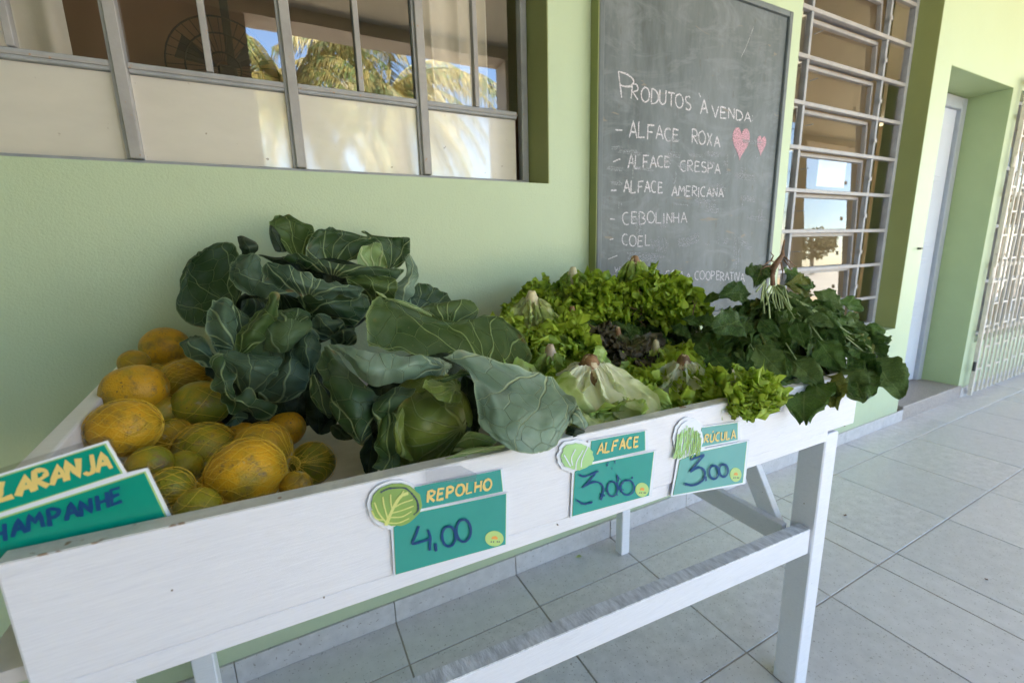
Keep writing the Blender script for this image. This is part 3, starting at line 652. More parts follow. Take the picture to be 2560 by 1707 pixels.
CM = {'d': cabmat('cabbage_dark', (.048, .092, .032), (.024, .056, .020), (.31, .39, .19), .68, net=.75),
      'b': cabmat('cabbage_blue', (.078, .130, .078), (.040, .080, .048), (.30, .39, .22), .65, net=.8, bloom=(.20, .27, .22)),
      'g': cabmat('cabbage_green', (.066, .112, .026), (.036, .072, .018), (.31, .40, .15), .68, net=.75, bloom=(.16, .22, .12)),
      'l': cabmat('cabbage_light_underside', (.21, .30, .205), (.125, .20, .14), (.42, .50, .30), .8, .42, .5, (.34, .42, .36), .5),
      'p': cabmat('cabbage_pale', (.25, .36, .13), (.17, .27, .09), (.46, .54, .28), .7, .45, .5),
      'k': cabmat('cabbage_shadowed_inner', (.016, .032, .012), (.010, .022, .009), (.05, .075, .035), .6),  # very dark leaf green, deepened with the shade between the leaves
      'h': cabmat('cabbage_head', (.15, .20, .035), (.10, .145, .026), (.28, .34, .12), .65, .30, .2, (.20, .24, .09), .3),
      'h2': cabmat('cabbage_head_blue', (.11, .17, .07), (.065, .12, .05), (.22, .29, .14), .6, .4, .3, bloom=(.18, .24, .18))}
V1 = fx(2.6135, 420, 500); V2 = fx(2.904, 740, 700)
def leaf(cab, f, rows, ys, mat, seed, **k):
    """rows of crop points; ys: depth of each row (a number, or per point)"""
    R3 = []
    for r, y in zip(rows, ys):
        yy = y if isinstance(y, (list, tuple)) else [y]*len(r)
        R3.append([P(*f(a, b), y=q) for (a, b), q in zip(r, yy)])
    return patch(k.pop('name', 'leaf'), R3, CM[mat], cab, seed=seed, **k)
def bulge(y0, n=3, d=.02, e=0):
    """depths across a row, middle nearer to the viewer"""
    return [y0-d*(1-abs(2*i/(n-1)-1)**2)+e*i/(n-1) for i in range(n)]
def ball(name, c, rx, ry, rz, mat, parent, seed=1, wr=.06, rot=0):
    nu, nv = 40, 24; vs = []; uvs = []; n1 = nu+1
    for j in range(nv+1):
        for i in range(nu+1):
            a, b = i/nu*2*math.pi, j/nv*math.pi
            d = Vector((math.sin(b)*math.cos(a), -math.sin(b)*math.sin(a), math.cos(b)))
            k = 1+wr*noise.noise(d*1.6+Vector((seed, 0, 0)))+wr*.3*abs(math.sin(a*2.5+d.z*1.5+seed))
            vs.append((c.x+d.x*rx*k, c.y+d.y*ry*k, c.z+d.z*rz*k)); uvs.append((d.x*rx*1.5, .06+d.z*rz*1.5))
    fs = [(j*n1+i, j*n1+i+1, (j+1)*n1+i+1, (j+1)*n1+i) for j in range(nv) for i in range(nu)]
    m = bpy.data.meshes.new(name); m.from_pydata(vs, [], fs); ul = m.uv_layers.new(name='UVMap')
    for lp in m.loops: ul.data[lp.index].uv = uvs[lp.vertex_index]
    m.polygons.foreach_set('use_smooth', [True]*len(m.polygons)); m.materials.append(mat)
    o = bpy.data.objects.new(name, m); link(o, parent); return o

# ---- cabbage at the back, on top of the pile
c1 = thing('cabbage', P(800, 700, y=-.2), 'topmost cabbage with big open veined leaves leaning on the green wall', 'cabbage', 'cabbages in the tray')
ball('head', P(*V1(1080, 620), y=-.20), .10, .06, .085, CM['k'], c1, 2)  # dark filler ball; its shade-dark colour closes gaps among the leaves
ball('dark_core', P(*V1(800, 760), y=-.22), .13, .05, .07, CM['k'], c1, 4)  # second dark ball added to fill the shaded gap below
L = leaf
L(c1, V1, [[(300, 860), (440, 760), (505, 640)], [(160, 840), (330, 640), (490, 430)], [(60, 730), (190, 540), (440, 290)], [(60, 600), (120, 430), (320, 275)], [(90, 500), (160, 380), (240, 315)]], [bulge(-.26), bulge(-.22, d=-.03), bulge(-.19, d=-.035), bulge(-.17, d=-.02), -.17], 'd', 1, base=(.5, -.05), ruffle=.003, nu=28, nv=28)
L(c1, V1, [[(860, 660), (820, 590), (700, 540)], [(660, 645), (620, 540), (620, 440)], [(490, 600), (490, 480), (560, 345)], [(415, 500), (425, 430), (490, 370)]], [-.27, bulge(-.31), bulge(-.33), -.31], 'b', 2, ruffle=.004)
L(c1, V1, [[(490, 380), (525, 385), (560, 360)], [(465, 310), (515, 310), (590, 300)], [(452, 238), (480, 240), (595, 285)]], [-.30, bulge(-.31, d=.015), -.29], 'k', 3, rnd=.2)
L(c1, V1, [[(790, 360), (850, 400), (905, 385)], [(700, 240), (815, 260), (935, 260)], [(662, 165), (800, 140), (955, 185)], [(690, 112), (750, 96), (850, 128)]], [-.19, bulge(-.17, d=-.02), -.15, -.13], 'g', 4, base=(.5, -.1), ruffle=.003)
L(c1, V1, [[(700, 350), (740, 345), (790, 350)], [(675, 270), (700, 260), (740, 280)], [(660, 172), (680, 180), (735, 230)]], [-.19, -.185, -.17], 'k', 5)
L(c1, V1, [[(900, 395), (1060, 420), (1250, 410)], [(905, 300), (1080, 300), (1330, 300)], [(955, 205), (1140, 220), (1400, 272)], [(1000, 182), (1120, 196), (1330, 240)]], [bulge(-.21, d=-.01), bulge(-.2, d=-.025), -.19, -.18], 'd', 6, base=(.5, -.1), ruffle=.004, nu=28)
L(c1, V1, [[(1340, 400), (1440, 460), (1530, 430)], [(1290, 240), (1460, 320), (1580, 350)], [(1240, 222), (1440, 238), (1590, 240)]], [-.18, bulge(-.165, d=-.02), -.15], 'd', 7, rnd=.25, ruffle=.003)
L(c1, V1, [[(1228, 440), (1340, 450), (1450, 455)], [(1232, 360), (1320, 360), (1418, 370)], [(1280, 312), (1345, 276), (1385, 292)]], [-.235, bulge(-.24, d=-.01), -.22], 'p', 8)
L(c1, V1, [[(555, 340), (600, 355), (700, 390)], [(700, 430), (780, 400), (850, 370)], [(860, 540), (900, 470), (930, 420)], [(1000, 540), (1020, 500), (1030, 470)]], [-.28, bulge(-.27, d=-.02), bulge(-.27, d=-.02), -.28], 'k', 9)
L(c1, V1, [[(720, 372), (735, 360), (760, 350)], [(900, 450), (900, 400), (890, 352)], [(1120, 515), (1120, 455), (1120, 400)], [(1380, 510), (1380, 455), (1375, 430)], [(1500, 535), (1535, 495), (1575, 455)]], [-.27, bulge(-.29), bulge(-.3), bulge(-.29), -.26], 'd', 10, base=(0, .5), ruffle=.004, rnd=.2)
L(c1, V1, [[(1240, 600), (1350, 650), (1480, 655)], [(1180, 540), (1340, 560), (1490, 570)], [(1140, 490), (1270, 463), (1470, 512)]], [-.28, bulge(-.31, d=.02), -.29], 'g', 11, ruffle=.003)
L(c1, V1, [[(1455, 655), (1510, 680), (1560, 680)], [(1480, 560), (1550, 570), (1612, 600)], [(1555, 480), (1600, 475), (1634, 480)], [(1542, 368), (1578, 345), (1608, 385)]], [-.27, bulge(-.27, d=.02), -.24, -.22], 'l', 12, ruffle=.004, rnd=.3)
L(c1, V1, [[(1545, 700), (1620, 710), (1700, 710)], [(1590, 600), (1700, 640), (1840, 690)], [(1625, 520), (1740, 570), (1838, 605)]], [-.13, -.12, -.10], 'd', 13, ruffle=.006)
L(c1, V1, [[(1530, 700), (1600, 720), (1680, 720)], [(1570, 650), (1640, 640), (1710, 670)]], [-.18, -.17], 'b', 14)
L(c1, V1, [[(610, 530), (612, 470), (630, 398)], [(780, 600), (765, 510), (775, 428)], [(960, 635), (950, 575), (950, 505)], [(1130, 635), (1130, 590), (1120, 540)], [(1215, 630), (1250, 605), (1290, 572)]], [-.36, bulge(-.38), bulge(-.38), bulge(-.37), -.35], 'b', 15, base=(-.1, .5), ruffle=.007, rnd=.25, nu=20, nv=30)
L(c1, V1, [[(830, 650), (940, 745), (1060, 800)], [(870, 610), (1060, 700), (1210, 818)], [(1080, 600), (1200, 680), (1300, 745)], [(1230, 585), (1290, 630), (1335, 665)]], [-.32, bulge(-.34, d=.03), bulge(-.33, d=.02), -.32], 'd', 16, base=(.4, -.05), ruffle=.003)
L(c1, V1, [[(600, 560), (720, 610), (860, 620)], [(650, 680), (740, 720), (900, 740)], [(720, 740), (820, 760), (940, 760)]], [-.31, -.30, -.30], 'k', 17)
# ---- cabbage at the left, over the oranges
c2 = thing('cabbage', P(690, 860, y=-.38), 'left cabbage with a tight bluish head nestled against the oranges', 'cabbage', 'cabbages in the tray')
ball('head', P(*V1(690, 1010), y=-.37), .085, .075, .080, CM['h2'], c2, 3, .12)
ball('dark_core', P(*V1(760, 1250), y=-.37), .12, .07, .075, CM['k'], c2, 5)  # added dark ball where only shade shows under this cabbage
L(c2, V1, [[(590, 990), (760, 1000), (850, 930)], [(640, 860), (790, 880), (940, 850)], [(700, 765), (830, 715), (945, 755)]], [bulge(-.44, d=.03), bulge(-.45, d=.025), -.41], 'h2', 21, ruffle=.002)
L(c2, V1, [[(700, 790), (800, 800), (930, 790)], [(740, 730), (860, 705), (945, 752)]], [bulge(-.44, d=.01), -.40], 'd', 210, ruffle=.004)
L(c2, V1, [[(310, 1010), (390, 1020), (460, 1010)], [(278, 860), (370, 860), (458, 890)], [(286, 715), (370, 720), (445, 770)], [(318, 655), (365, 638), (410, 660)]], [-.44, bulge(-.45, d=.02), bulge(-.43, d=.02), -.41], 'b', 22, base=(1, .2), ruffle=.003)
L(c2, V1, [[(400, 960), (450, 980), (500, 960)], [(420, 800), (480, 840), (540, 830)], [(400, 670), (450, 700), (520, 740)]], [-.42, -.41, -.39], 'd', 220)
L(c2, V1, [[(450, 1000), (480, 1010), (530, 1000)], [(452, 890), (540, 880), (630, 900)], [(550, 780), (630, 760), (695, 790)], [(680, 655), (706, 625), (720, 640)]], [-.45, bulge(-.45), bulge(-.43), -.40], 'g', 23, base=(.2, 0), ruffle=.002, rnd=.3)
L(c2, V1, [[(425, 1185), (510, 1270), (610, 1250)], [(375, 1070), (540, 1130), (700, 1160)], [(330, 1010), (540, 1060), (740, 1090)], [(300, 955), (530, 1005), (780, 1000)]], [bulge(-.47, d=.02), bulge(-.50, d=.03), bulge(-.49, d=.03), bulge(-.46, d=.02)], 'b', 24, base=(.5, -.1), ruffle=.003, nu=26)
L(c2, V1, [[(560, 1290), (700, 1335), (860, 1300)], [(610, 1220), (760, 1205), (915, 1210)], [(730, 1090), (810, 1050), (900, 1120)], [(770, 1000), (800, 990), (840, 1020)]], [-.46, bulge(-.47, d=.02), bulge(-.46, d=.02), -.44], 'b', 25, ruffle=.003)
L(c2, V1, [[(895, 1170), (920, 1150), (965, 1110)], [(835, 1070), (910, 1030), (990, 1040)], [(815, 980), (900, 925), (1000, 945)], [(860, 880), (930, 848), (970, 890)]], [-.45, bulge(-.46), bulge(-.45), -.43], 'b', 26, ruffle=.003)
L(c2, V1, [[(315, 1065), (345, 1042), (385, 1075)], [(303, 1180), (360, 1165), (420, 1190)], [(350, 1300), (410, 1280), (450, 1265)], [(455, 1390), (520, 1345), (570, 1285)], [(600, 1450), (680, 1400), (730, 1330)]], [-.49, bulge(-.52), bulge(-.53), bulge(-.53), -.5], 'd', 27, base=(.5, -.1), ruffle=.008, rnd=.3, nv=30)
L(c2, V1, [[(240, 1068), (290, 1062), (340, 1050)], [(140, 1040), (210, 990), (275, 975)], [(83, 960), (130, 930), (205, 890)], [(105, 915), (140, 893), (175, 892)]], [-.43, bulge(-.44), bulge(-.42), -.41], 'b', 28, ruffle=.003)
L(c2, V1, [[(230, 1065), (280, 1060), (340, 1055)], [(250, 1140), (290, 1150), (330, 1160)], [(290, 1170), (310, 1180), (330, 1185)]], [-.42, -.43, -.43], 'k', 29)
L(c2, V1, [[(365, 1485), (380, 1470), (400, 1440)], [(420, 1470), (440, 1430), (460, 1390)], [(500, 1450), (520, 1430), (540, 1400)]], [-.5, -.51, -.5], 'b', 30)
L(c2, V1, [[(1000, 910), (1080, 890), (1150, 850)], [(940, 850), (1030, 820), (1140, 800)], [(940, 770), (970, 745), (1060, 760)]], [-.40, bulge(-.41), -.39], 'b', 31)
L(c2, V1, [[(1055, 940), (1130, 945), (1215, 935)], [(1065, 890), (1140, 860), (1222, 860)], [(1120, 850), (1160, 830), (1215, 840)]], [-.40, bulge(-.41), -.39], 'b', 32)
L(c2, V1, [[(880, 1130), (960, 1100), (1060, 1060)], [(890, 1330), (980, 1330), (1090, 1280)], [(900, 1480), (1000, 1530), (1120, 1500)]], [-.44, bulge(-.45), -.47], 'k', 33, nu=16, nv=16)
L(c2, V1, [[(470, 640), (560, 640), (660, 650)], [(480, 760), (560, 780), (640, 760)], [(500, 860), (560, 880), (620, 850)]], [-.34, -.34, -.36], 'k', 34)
# ---- front cabbage, drooping over the board
c3 = thing('cabbage', P(1100, 1000, y=-.6), 'front cabbage with a glossy olive head and huge leaves drooping over the board', 'cabbage', 'cabbages in the tray')
ball('head', P(*V2(975, 1060), y=-.635), .072, .06, .092, CM['h'], c3, 7, .05)
ball('dark_core', P(*V2(980, 860), y=-.52), .13, .08, .09, CM['k'], c3, 8)  # added dark ball behind the front leaves, shade put into its colour
L(c3, V2, [[(720, 1230), (860, 1330), (900, 1345), (1080, 1280)], [(712, 1060), (860, 1150), (1050, 1150), (1225, 1080)], [(790, 870), (900, 960), (1060, 940), (1200, 900)], [(900, 780), (980, 790), (1080, 780), (1170, 770)]], [bulge(-.695, 4, .02), bulge(-.70, 4, .035), bulge(-.69, 4, .035), bulge(-.65, 4, .02)], 'h', 40, base=(1.0, .45), ruffle=.001, pucker=.002, nu=26)
L(c3, V2, [[(900, 775), (1000, 850), (1100, 880), (1195, 920)], [(930, 755), (1030, 780), (1110, 800), (1190, 830)], [(980, 735), (1060, 725), (1120, 720), (1180, 740)]], [bulge(-.735, 4, .012), bulge(-.72, 4, .01), -.69], 'h', 401, ruffle=.003, base=(1, .9))
L(c3, V2, [[(735, 1230), (770, 1290), (880, 1335)], [(718, 1080), (740, 1090), (780, 1150)], [(770, 900), (775, 930), (800, 960)]], [-.742, -.738, -.72], 'h', 402, ruffle=.003, rnd=.3)
L(c3, V2, [[(465, 500), (800, 545), (1220, 570), (1480, 640), (1690, 660)], [(485, 300), (800, 370), (1180, 430), (1480, 480), (1712, 570)], [(530, 170), (800, 260), (1130, 345), (1420, 300), (1650, 430)], [(556, 98), (800, 185), (1120, 300), (1400, 258), (1560, 310)]], [bulge(-.56, 5, -.02), bulge(-.53, 5, -.03), bulge(-.50, 5, -.03), bulge(-.48, 5, -.015)], 'g', 41, base=(.62, -.08), ruffle=.004, rnd=.28, nu=44, nv=26)
L(c3, V2, [[(556, 98), (580, 102), (605, 112)], [(700, 128), (712, 140), (725, 158)], [(860, 180), (862, 200), (868, 222)], [(985, 250), (990, 262), (992, 275)]], [-.495, -.505, -.512, -.51], 'p', 42, ruffle=.003, rnd=.2, nv=30, nu=8)
L(c3, V2, [[(150, 560), (195, 490), (240, 458)], [(160, 660), (270, 600), (390, 620)], [(205, 780), (370, 770), (560, 800)], [(255, 960), (430, 940), (640, 870)], [(330, 1110), (450, 1080), (590, 1060)], [(440, 1215), (490, 1235), (530, 1180)]], [-.60, bulge(-.62), bulge(-.65, d=.03), bulge(-.67, d=.03), bulge(-.68, d=.02), -.69], 'd', 43, base=(.55, 1.05), ruffle=.004, nu=26, nv=36)
L(c3, V2, [[(218, 470), (228, 458), (250, 458)], [(345, 570), (355, 530), (390, 482)], [(520, 782), (540, 650), (560, 505)], [(740, 765), (760, 650), (760, 520)], [(960, 715), (965, 630), (950, 525)], [(1110, 650), (1120, 610), (1080, 560)]], [-.62, bulge(-.655), bulge(-.68, d=.035), bulge(-.68, d=.035), bulge(-.66), -.63], 'l', 44, base=(.5, 1.0), ruffle=.002, rnd=.25, pucker=.004, nu=24, nv=36)
L(c3, V2, [[(1050, 572), (1190, 508), (1500, 600), (1760, 665), (1872, 698)], [(1230, 660), (1400, 720), (1620, 770), (1800, 800), (1950, 800)], [(1300, 840), (1450, 880), (1650, 930), (1850, 930), (2035, 905)], [(1325, 1040), (1460, 1080), (1650, 1100), (1840, 1080), (1975, 1050)], [(1420, 1150), (1560, 1235), (1710, 1262), (1830, 1245), (1905, 1190)]], [[-.66, -.68, -.70, -.70, -.69], bulge(-.72, 5, .025), bulge(-.77, 5, .03), bulge(-.805, 5, .03), bulge(-.83, 5, .015)], 'l', 45, base=(.92, -.02), ruffle=.002, rnd=.2, pucker=.003, nu=34, nv=34)
L(c3, V2, [[(1980, 1000), (2010, 960), (2050, 900)], [(2000, 1050), (2070, 1030), (2110, 1000)], [(2060, 1090), (2100, 1090), (2135, 1065)]], [-.80, -.81, -.80], 'l', 46, rnd=.1)
L(c3, V2, [[(1905, 1205), (1950, 1120), (1970, 1050)], [(2000, 1205), (2030, 1140), (2060, 1080)], [(2090, 1190), (2120, 1160), (2155, 1115)]], [-.79, -.80, -.79], 'k', 47, rnd=.1)
L(c3, V2, [[(580, 1060), (640, 1010), (710, 960)], [(545, 930), (680, 880), (820, 860)], [(620, 830), (740, 775), (905, 768)]], [-.69, bulge(-.70, d=.015), -.67], 'd', 48, ruffle=.003)
L(c3, V2, [[(590, 1000), (670, 950), (748, 940)], [(583, 1180), (650, 1150), (735, 1130)], [(595, 1290), (680, 1270), (760, 1260)], [(533, 1365), (650, 1390), (790, 1372)]], [-.70, bulge(-.715, d=.012), -.72, -.73], 'g', 49, ruffle=.004, rnd=.3)
L(c3, V2, [[(480, 1160), (540, 1110), (600, 1090)], [(470, 1260), (530, 1260), (600, 1260)], [(485, 1400), (530, 1420), (600, 1400)]], [-.67, -.68, -.69], 'k', 50)
L(c3, V2, [[(1165, 715), (1220, 690), (1300, 700)], [(1175, 850), (1240, 850), (1320, 860)], [(1195, 1000), (1260, 1010), (1335, 1040)], [(1230, 1110), (1280, 1150), (1330, 1140)]], [-.66, bulge(-.67, d=-.02), bulge(-.68, d=-.02), -.70], 'k', 51, ruffle=.003)
L(c3, V2, [[(1120, 1255), (1180, 1180), (1240, 1085)], [(1250, 1230), (1300, 1160), (1340, 1110)], [(1400, 1200), (1450, 1180), (1500, 1160)]], [-.74, -.75, -.76], 'p', 52, rnd=.3)
L(c3, V2, [[(1040, 1325), (1060, 1310), (1080, 1295)], [(1250, 1280), (1260, 1255), (1270, 1235)], [(1530, 1220), (1540, 1205), (1545, 1190)]], [-.785, -.79, -.79], 'p', 53, rnd=.2, nu=6)
L(c3, V2, [[(900, 760), (960, 735), (1010, 745)], [(1040, 770), (1060, 730), (1090, 700)], [(1150, 700), (1190, 670), (1200, 650)], [(1270, 720), (1285, 690), (1270, 660)]], [-.69, -.70, -.70, -.69], 'g', 54, ruffle=.006)
L(c3, V2, [[(85, 700), (130, 680), (180, 700)], [(110, 830), (180, 840), (260, 860)], [(170, 960), (230, 980), (290, 1030)]], [-.58, -.60, -.61], 'd', 55)
L(c3, V2, [[(225, 1070), (250, 1040), (300, 1010)], [(280, 1140), (320, 1120), (370, 1090)], [(370, 1170), (400, 1160), (440, 1140)]], [-.62, -.64, -.65], 'k', 56)
L(c3, V2, [[(960, 250), (1100, 320), (1330, 295)], [(908, 208), (1090, 205), (1325, 205)], [(970, 164), (1120, 152), (1280, 132)]], [-.42, bulge(-.41, d=.01), -.40], 'g', 57, ruffle=.003)
L(c3, V2, [[(640, 800), (800, 800), (960, 790)], [(640, 900), (800, 900), (960, 880)], [(620, 1050), (700, 1050), (780, 1040)]], [-.62, -.62, -.62], 'k', 58)

# ---- oranges
def fruitmat(name, a, b_, c_):
    m, nt, b = new(name)
    oi = nt.nodes.new('ShaderNodeObjectInfo'); ad = N(nt, 'ShaderNodeVectorMath', operation='ADD'); tc = nt.nodes.new('ShaderNodeTexCoord')
    nt.links.new(tc.outputs['Object'], ad.inputs[0]); nt.links.new(oi.outputs['Location'], ad.inputs[1])
    def nz(s, d=3, r=.6):
        n = N(nt, 'ShaderNodeTexNoise', vals={'Scale': s, 'Detail': d, 'Roughness': r}); nt.links.new(ad.outputs[0], n.inputs[0]); return n.outputs[0]
    c = mixc(nt, ramp(nt, nz(13, 3), .38, .62), a, b_); c = mixc(nt, ramp(nt, nz(24, 4), .50, .72), c, c_)
    c = mixc(nt, ramp(nt, nz(60, 6, .75), .54, .68), c, (.22, .14, .05)); c = mixc(nt, ramp(nt, nz(190, 2), .68, .72), c, (.12, .07, .03))
    c = mixc(nt, ramp(nt, nz(38, 4), .62, .72), c, (.38, .33, .17)); c = mixc(nt, ramp(nt, nz(16, 4, .7), .58, .72), c, (.24, .15, .03))
    nt.links.new(c, b.inputs['Base Color']); b.inputs['Roughness'].default_value = .38; b.inputs['Specular IOR Level'].default_value = .32
    vo = N(nt, 'ShaderNodeTexVoronoi', vals={'Scale': 380}); nt.links.new(ad.outputs[0], vo.inputs[0]); hh = N(nt, 'ShaderNodeMath', operation='MULTIPLY_ADD'); nt.links.new(nz(30, 4, .7), hh.inputs[0]); hh.inputs[1].default_value = 2.5; nt.links.new(vo.outputs[0], hh.inputs[2]); bump(nt, b, hh.outputs[0], .55, .0012)
    return m
FM = [fruitmat('orange_skin_yellow', (.68, .36, .014), (.52, .28, .016), (.32, .24, .02)),
      fruitmat('orange_skin_mixed', (.50, .29, .015), (.28, .215, .016), (.58, .28, .015)),
      fruitmat('orange_skin_green', (.36, .29, .016), (.20, .205, .016), (.48, .29, .016))]
def fruit_mesh(seed):
    nu, nv = 36, 24; n1 = nu+1; vs = []
    for j in range(nv+1):
        for i in range(nu+1):
            a, b = i/nu*2*math.pi, j/nv*math.pi
            d = Vector((math.cos(b), math.sin(b)*math.cos(a), math.sin(b)*math.sin(a)))
            k = 1+.05*noise.noise(d*1.3+Vector((seed, 0, 0)))+.012*noise.noise(d*5+Vector((seed, 3, 0)))
            k += .07*max(0, d.x-.90)*10*.35-(.05*max(0, -d.x-.93)*14*.5)
            vs.append(tuple(d*k))
    fs = [(j*n1+i, j*n1+i+1, (j+1)*n1+i+1, (j+1)*n1+i) for j in range(nv) for i in range(nu)]
    return vs, fs
V5 = fx(2.8, 180, 780)
OR = [(655, 250, 165, 140, -.13, 0, 8, 'bright yellow orange on top of the heap beside the cabbage leaf'),
      (440, 548, 228, 142, -.41, 0, 10, 'large yellow orange resting against the tray end board'),
      (366, 812, 232, 172, -.56, 0, -25, 'big yellow orange with a brown stem scar just behind the green card'),
      (800, 485, 180, 150, -.30, 1, 30, 'orange with a dark blemish in the second row under the top one'),
      (912, 642, 200, 142, -.42, 2, -20, 'green tinged orange touching the lower cabbage leaf'),
      (715, 880, 140, 140, -.48, 1, 60, 'half hidden orange between the scarred one and the green one'),
      (925, 968, 218, 172, -.54, 2, 35, 'greenish orange in the middle of the heap inside the net'),
      (1222, 1130, 268, 232, -.68, 0, -40, 'largest orange in yellow net right behind the front board'),
      (1335, 950, 205, 155, -.58, 1, -20, 'brownish orange wrapped in net just behind the largest one'),
      (1500, 815, 142, 112, -.44, 0, 20, 'small deep yellow orange under the cabbage near the bare tray floor'),
      (1685, 1060, 165, 155, -.58, 2, 50, 'green orange at the right end of the heap'),
      (1570, 1215, 120, 92, -.70, 1, 5, 'small yellow orange between the largest one and the front board'),
      (700, 1240, 150, 172, -.68, 2, 80, 'green orange right beside the corner of the LARANJA card'),
      (880, 1370, 165, 115, -.73, 2, 10, 'netted green orange lowest against the front board'),
      (545, 1060, 160, 85, -.62, 2, 0, 'green orange showing just above the LARANJA card corner'),
      (435, 355, 105, 92, -.22, 1, 20, 'shaded orange in the tray corner behind the top one'),
      (570, 430, 90, 60, -.20, 1, 0, 'small shaded orange under the bright top orange'),
      (1190, 850, 100, 60, -.46, 0, 0, 'orange peeping out below the cabbage leaf tip'),
      (1010, 1230, 140, 130, -.66, 1, 0, 'netted orange hidden left of the largest one'),
      (640, 700, 130, 110, -.42, 1, 0, 'orange buried between the upper three'),
      (1120, 760, 120, 100, -.36, 1, 0, 'shaded orange underneath the left cabbage'),
      (780, 1080, 130, 100, -.60, 2, 0, 'green orange buried in the net behind the card')]
fruits = []
for i, (cx, cy, rx, rz, y, mi, ang, lab) in enumerate(OR):
    c = P(*V5(cx, cy), y=y); k = 1/2.8/ppm(c); rz = .62*rx+.38*rz; rx *= k*.90; rz *= k*.92
    vs, fs = fruit_mesh(i*2.7)
    m = bpy.data.meshes.new('orange'); m.from_pydata([(v[0]*rx, v[1]*(rx+rz)/2, v[2]*rz) for v in vs], [], fs)
    m.polygons.foreach_set('use_smooth', [True]*len(m.polygons)); m.materials.append(FM[mi])
    o = bpy.data.objects.new('orange', m); COL.objects.link(o); o.location = c
    o.rotation_euler = (0, R(-ang*.45), R(-22+(i*37) % 30-15))
    tag(o, lab, 'orange', 'oranges heaped in the tray'); fruits.append((c, rx, (rx+rz)/2, rz))
    e = MB(); dr = o.rotation_euler.to_matrix() @ Vector((-1, 0, 0))
    e.tube([c+dr*rx*.955, c+dr*rx*1.005], [.0045, .002], 8)
    e.build('stem_end', M['stem'], None).parent = o; bpy.data.objects[o.children[0].name].matrix_parent_inverse = o.matrix_basis.inverted()
# nets
def net(ids, label, n=15, turn=.55, pinch=None, rad=.00029):
    cs = [fruits[i] for i in ids]; ctr = sum((c[0] for c in cs), Vector())/len(cs)
    t = thing('net_bag', ctr, label, 'net bag', 'yellow net bags of oranges')
    def R_(d):
        best = .012
        for c, a, b, z in cs:
            o = ctr-c; r = max(a, b, z)*.99+.0015
            A = (d.x/a)**2+(d.y/b)**2+(d.z/z)**2; B = 2*(o.x*d.x/a/a+o.y*d.y/b/b+o.z*d.z/z/z); C_ = (o.x/a)**2+(o.y/b)**2+(o.z/z)**2-1.07
            D = B*B-4*A*C_
            if D > 0: best = max(best, (-B+math.sqrt(D))/2/A)
        return best
    cache = {}
    def Rs(th, ph):
        key = (round(th, 2), round(ph, 2))
        if key not in cache:
            v = 0
            for da, db in ((0, 0), (.22, 0), (-.22, 0), (0, .22), (0, -.22)):
                d = Vector((math.cos(ph+db), math.sin(ph+db)*math.cos(th+da), math.sin(ph+db)*math.sin(th+da))); v += R_(d)*(2 if da == db == 0 else 1)
            cache[key] = max(v/6, R_(Vector((math.cos(ph), math.sin(ph)*math.cos(th), math.sin(ph)*math.sin(th)))))
        return cache[key]
    for sgn in (1, -1):
        mb = MB()
        for k in range(n):
            pts = []
            for j in range(34):
                ph = .06+(math.pi-.12)*j/33; th = k*2*math.pi/n+sgn*turn*ph+.05*math.sin(ph*9+k)
                d = Vector((math.cos(ph), math.sin(ph)*math.cos(th), math.sin(ph)*math.sin(th))); pts.append(ctr+d*(Rs(th, ph)+.001))
            mb.tube(pts, rad, 4, cap=False)
        tag(mb.build('net_thread', M['net'], t), None, None, None, 'stuff')
net([7], 'yellow net stretched over the largest front orange', 20, .5)
net([8, 10, 11], 'yellow net around the oranges at the right end of the heap', 22, .6)
net([6, 14, 5, 17], 'yellow net around the greenish oranges in the middle', 22, .7)
net([2], 'yellow net sagging around the scarred orange behind the card', 16, .7)
net([12, 13, 18], 'yellow net around the lowest oranges at the front board', 20, .6)
net([4, 15, 3], 'yellow net in the shaded tray corner under the top orange', 20, .6)

# ---- lettuces
def letmat(name, core, mid, edge, tr=.3, rough=.4):
    m, nt, b = new(name)
    at = N(nt, 'ShaderNodeAttribute', attribute_name='edge'); nz = tex(nt, 60, 3, .6)
    ad = N(nt, 'ShaderNodeMath', operation='MULTIPLY_ADD'); nt.links.new(nz, ad.inputs[0]); ad.inputs[1].default_value = .5; nt.links.new(at.outputs['Fac'], ad.inputs[2])
    c = mixc(nt, ramp(nt, ad.outputs[0], .25, .70), core, mid); c = mixc(nt, ramp(nt, ad.outputs[0], .72, 1.15), c, edge)
    nt.links.new(c, b.inputs['Base Color']); b.inputs['Roughness'].default_value = rough; b.inputs['Specular IOR Level'].default_value = .4
    bump(nt, b, tex(nt, 130, 3, .6), .5, .0015)
    tl = N(nt, 'ShaderNodeBsdfTranslucent'); nt.links.new(c, tl.inputs[0]); mx = N(nt, 'ShaderNodeMixShader', vals={0: tr})
    out = nt.nodes['Material Output']; nt.links.new(b.outputs[0], mx.inputs[1]); nt.links.new(tl.outputs[0], mx.inputs[2]); nt.links.new(mx.outputs[0], out.inputs[0])
    return m
LM = {'pale': letmat('lettuce_pale', (.72, .72, .48), (.46, .56, .16), (.30, .45, .07), .38),
      'green': letmat('lettuce_green', (.42, .52, .15), (.21, .35, .035), (.36, .50, .04), .42),
      'yel': letmat('lettuce_yellow_green', (.56, .64, .25), (.36, .51, .06), (.46, .60, .07), .42),
      'white': letmat('lettuce_white_ribs', (.90, .89, .78), (.74, .79, .46), (.40, .56, .12)),
      'red': letmat('lettuce_red', (.32, .34, .17), (.17, .19, .08), (.12, .10, .065), .25)}
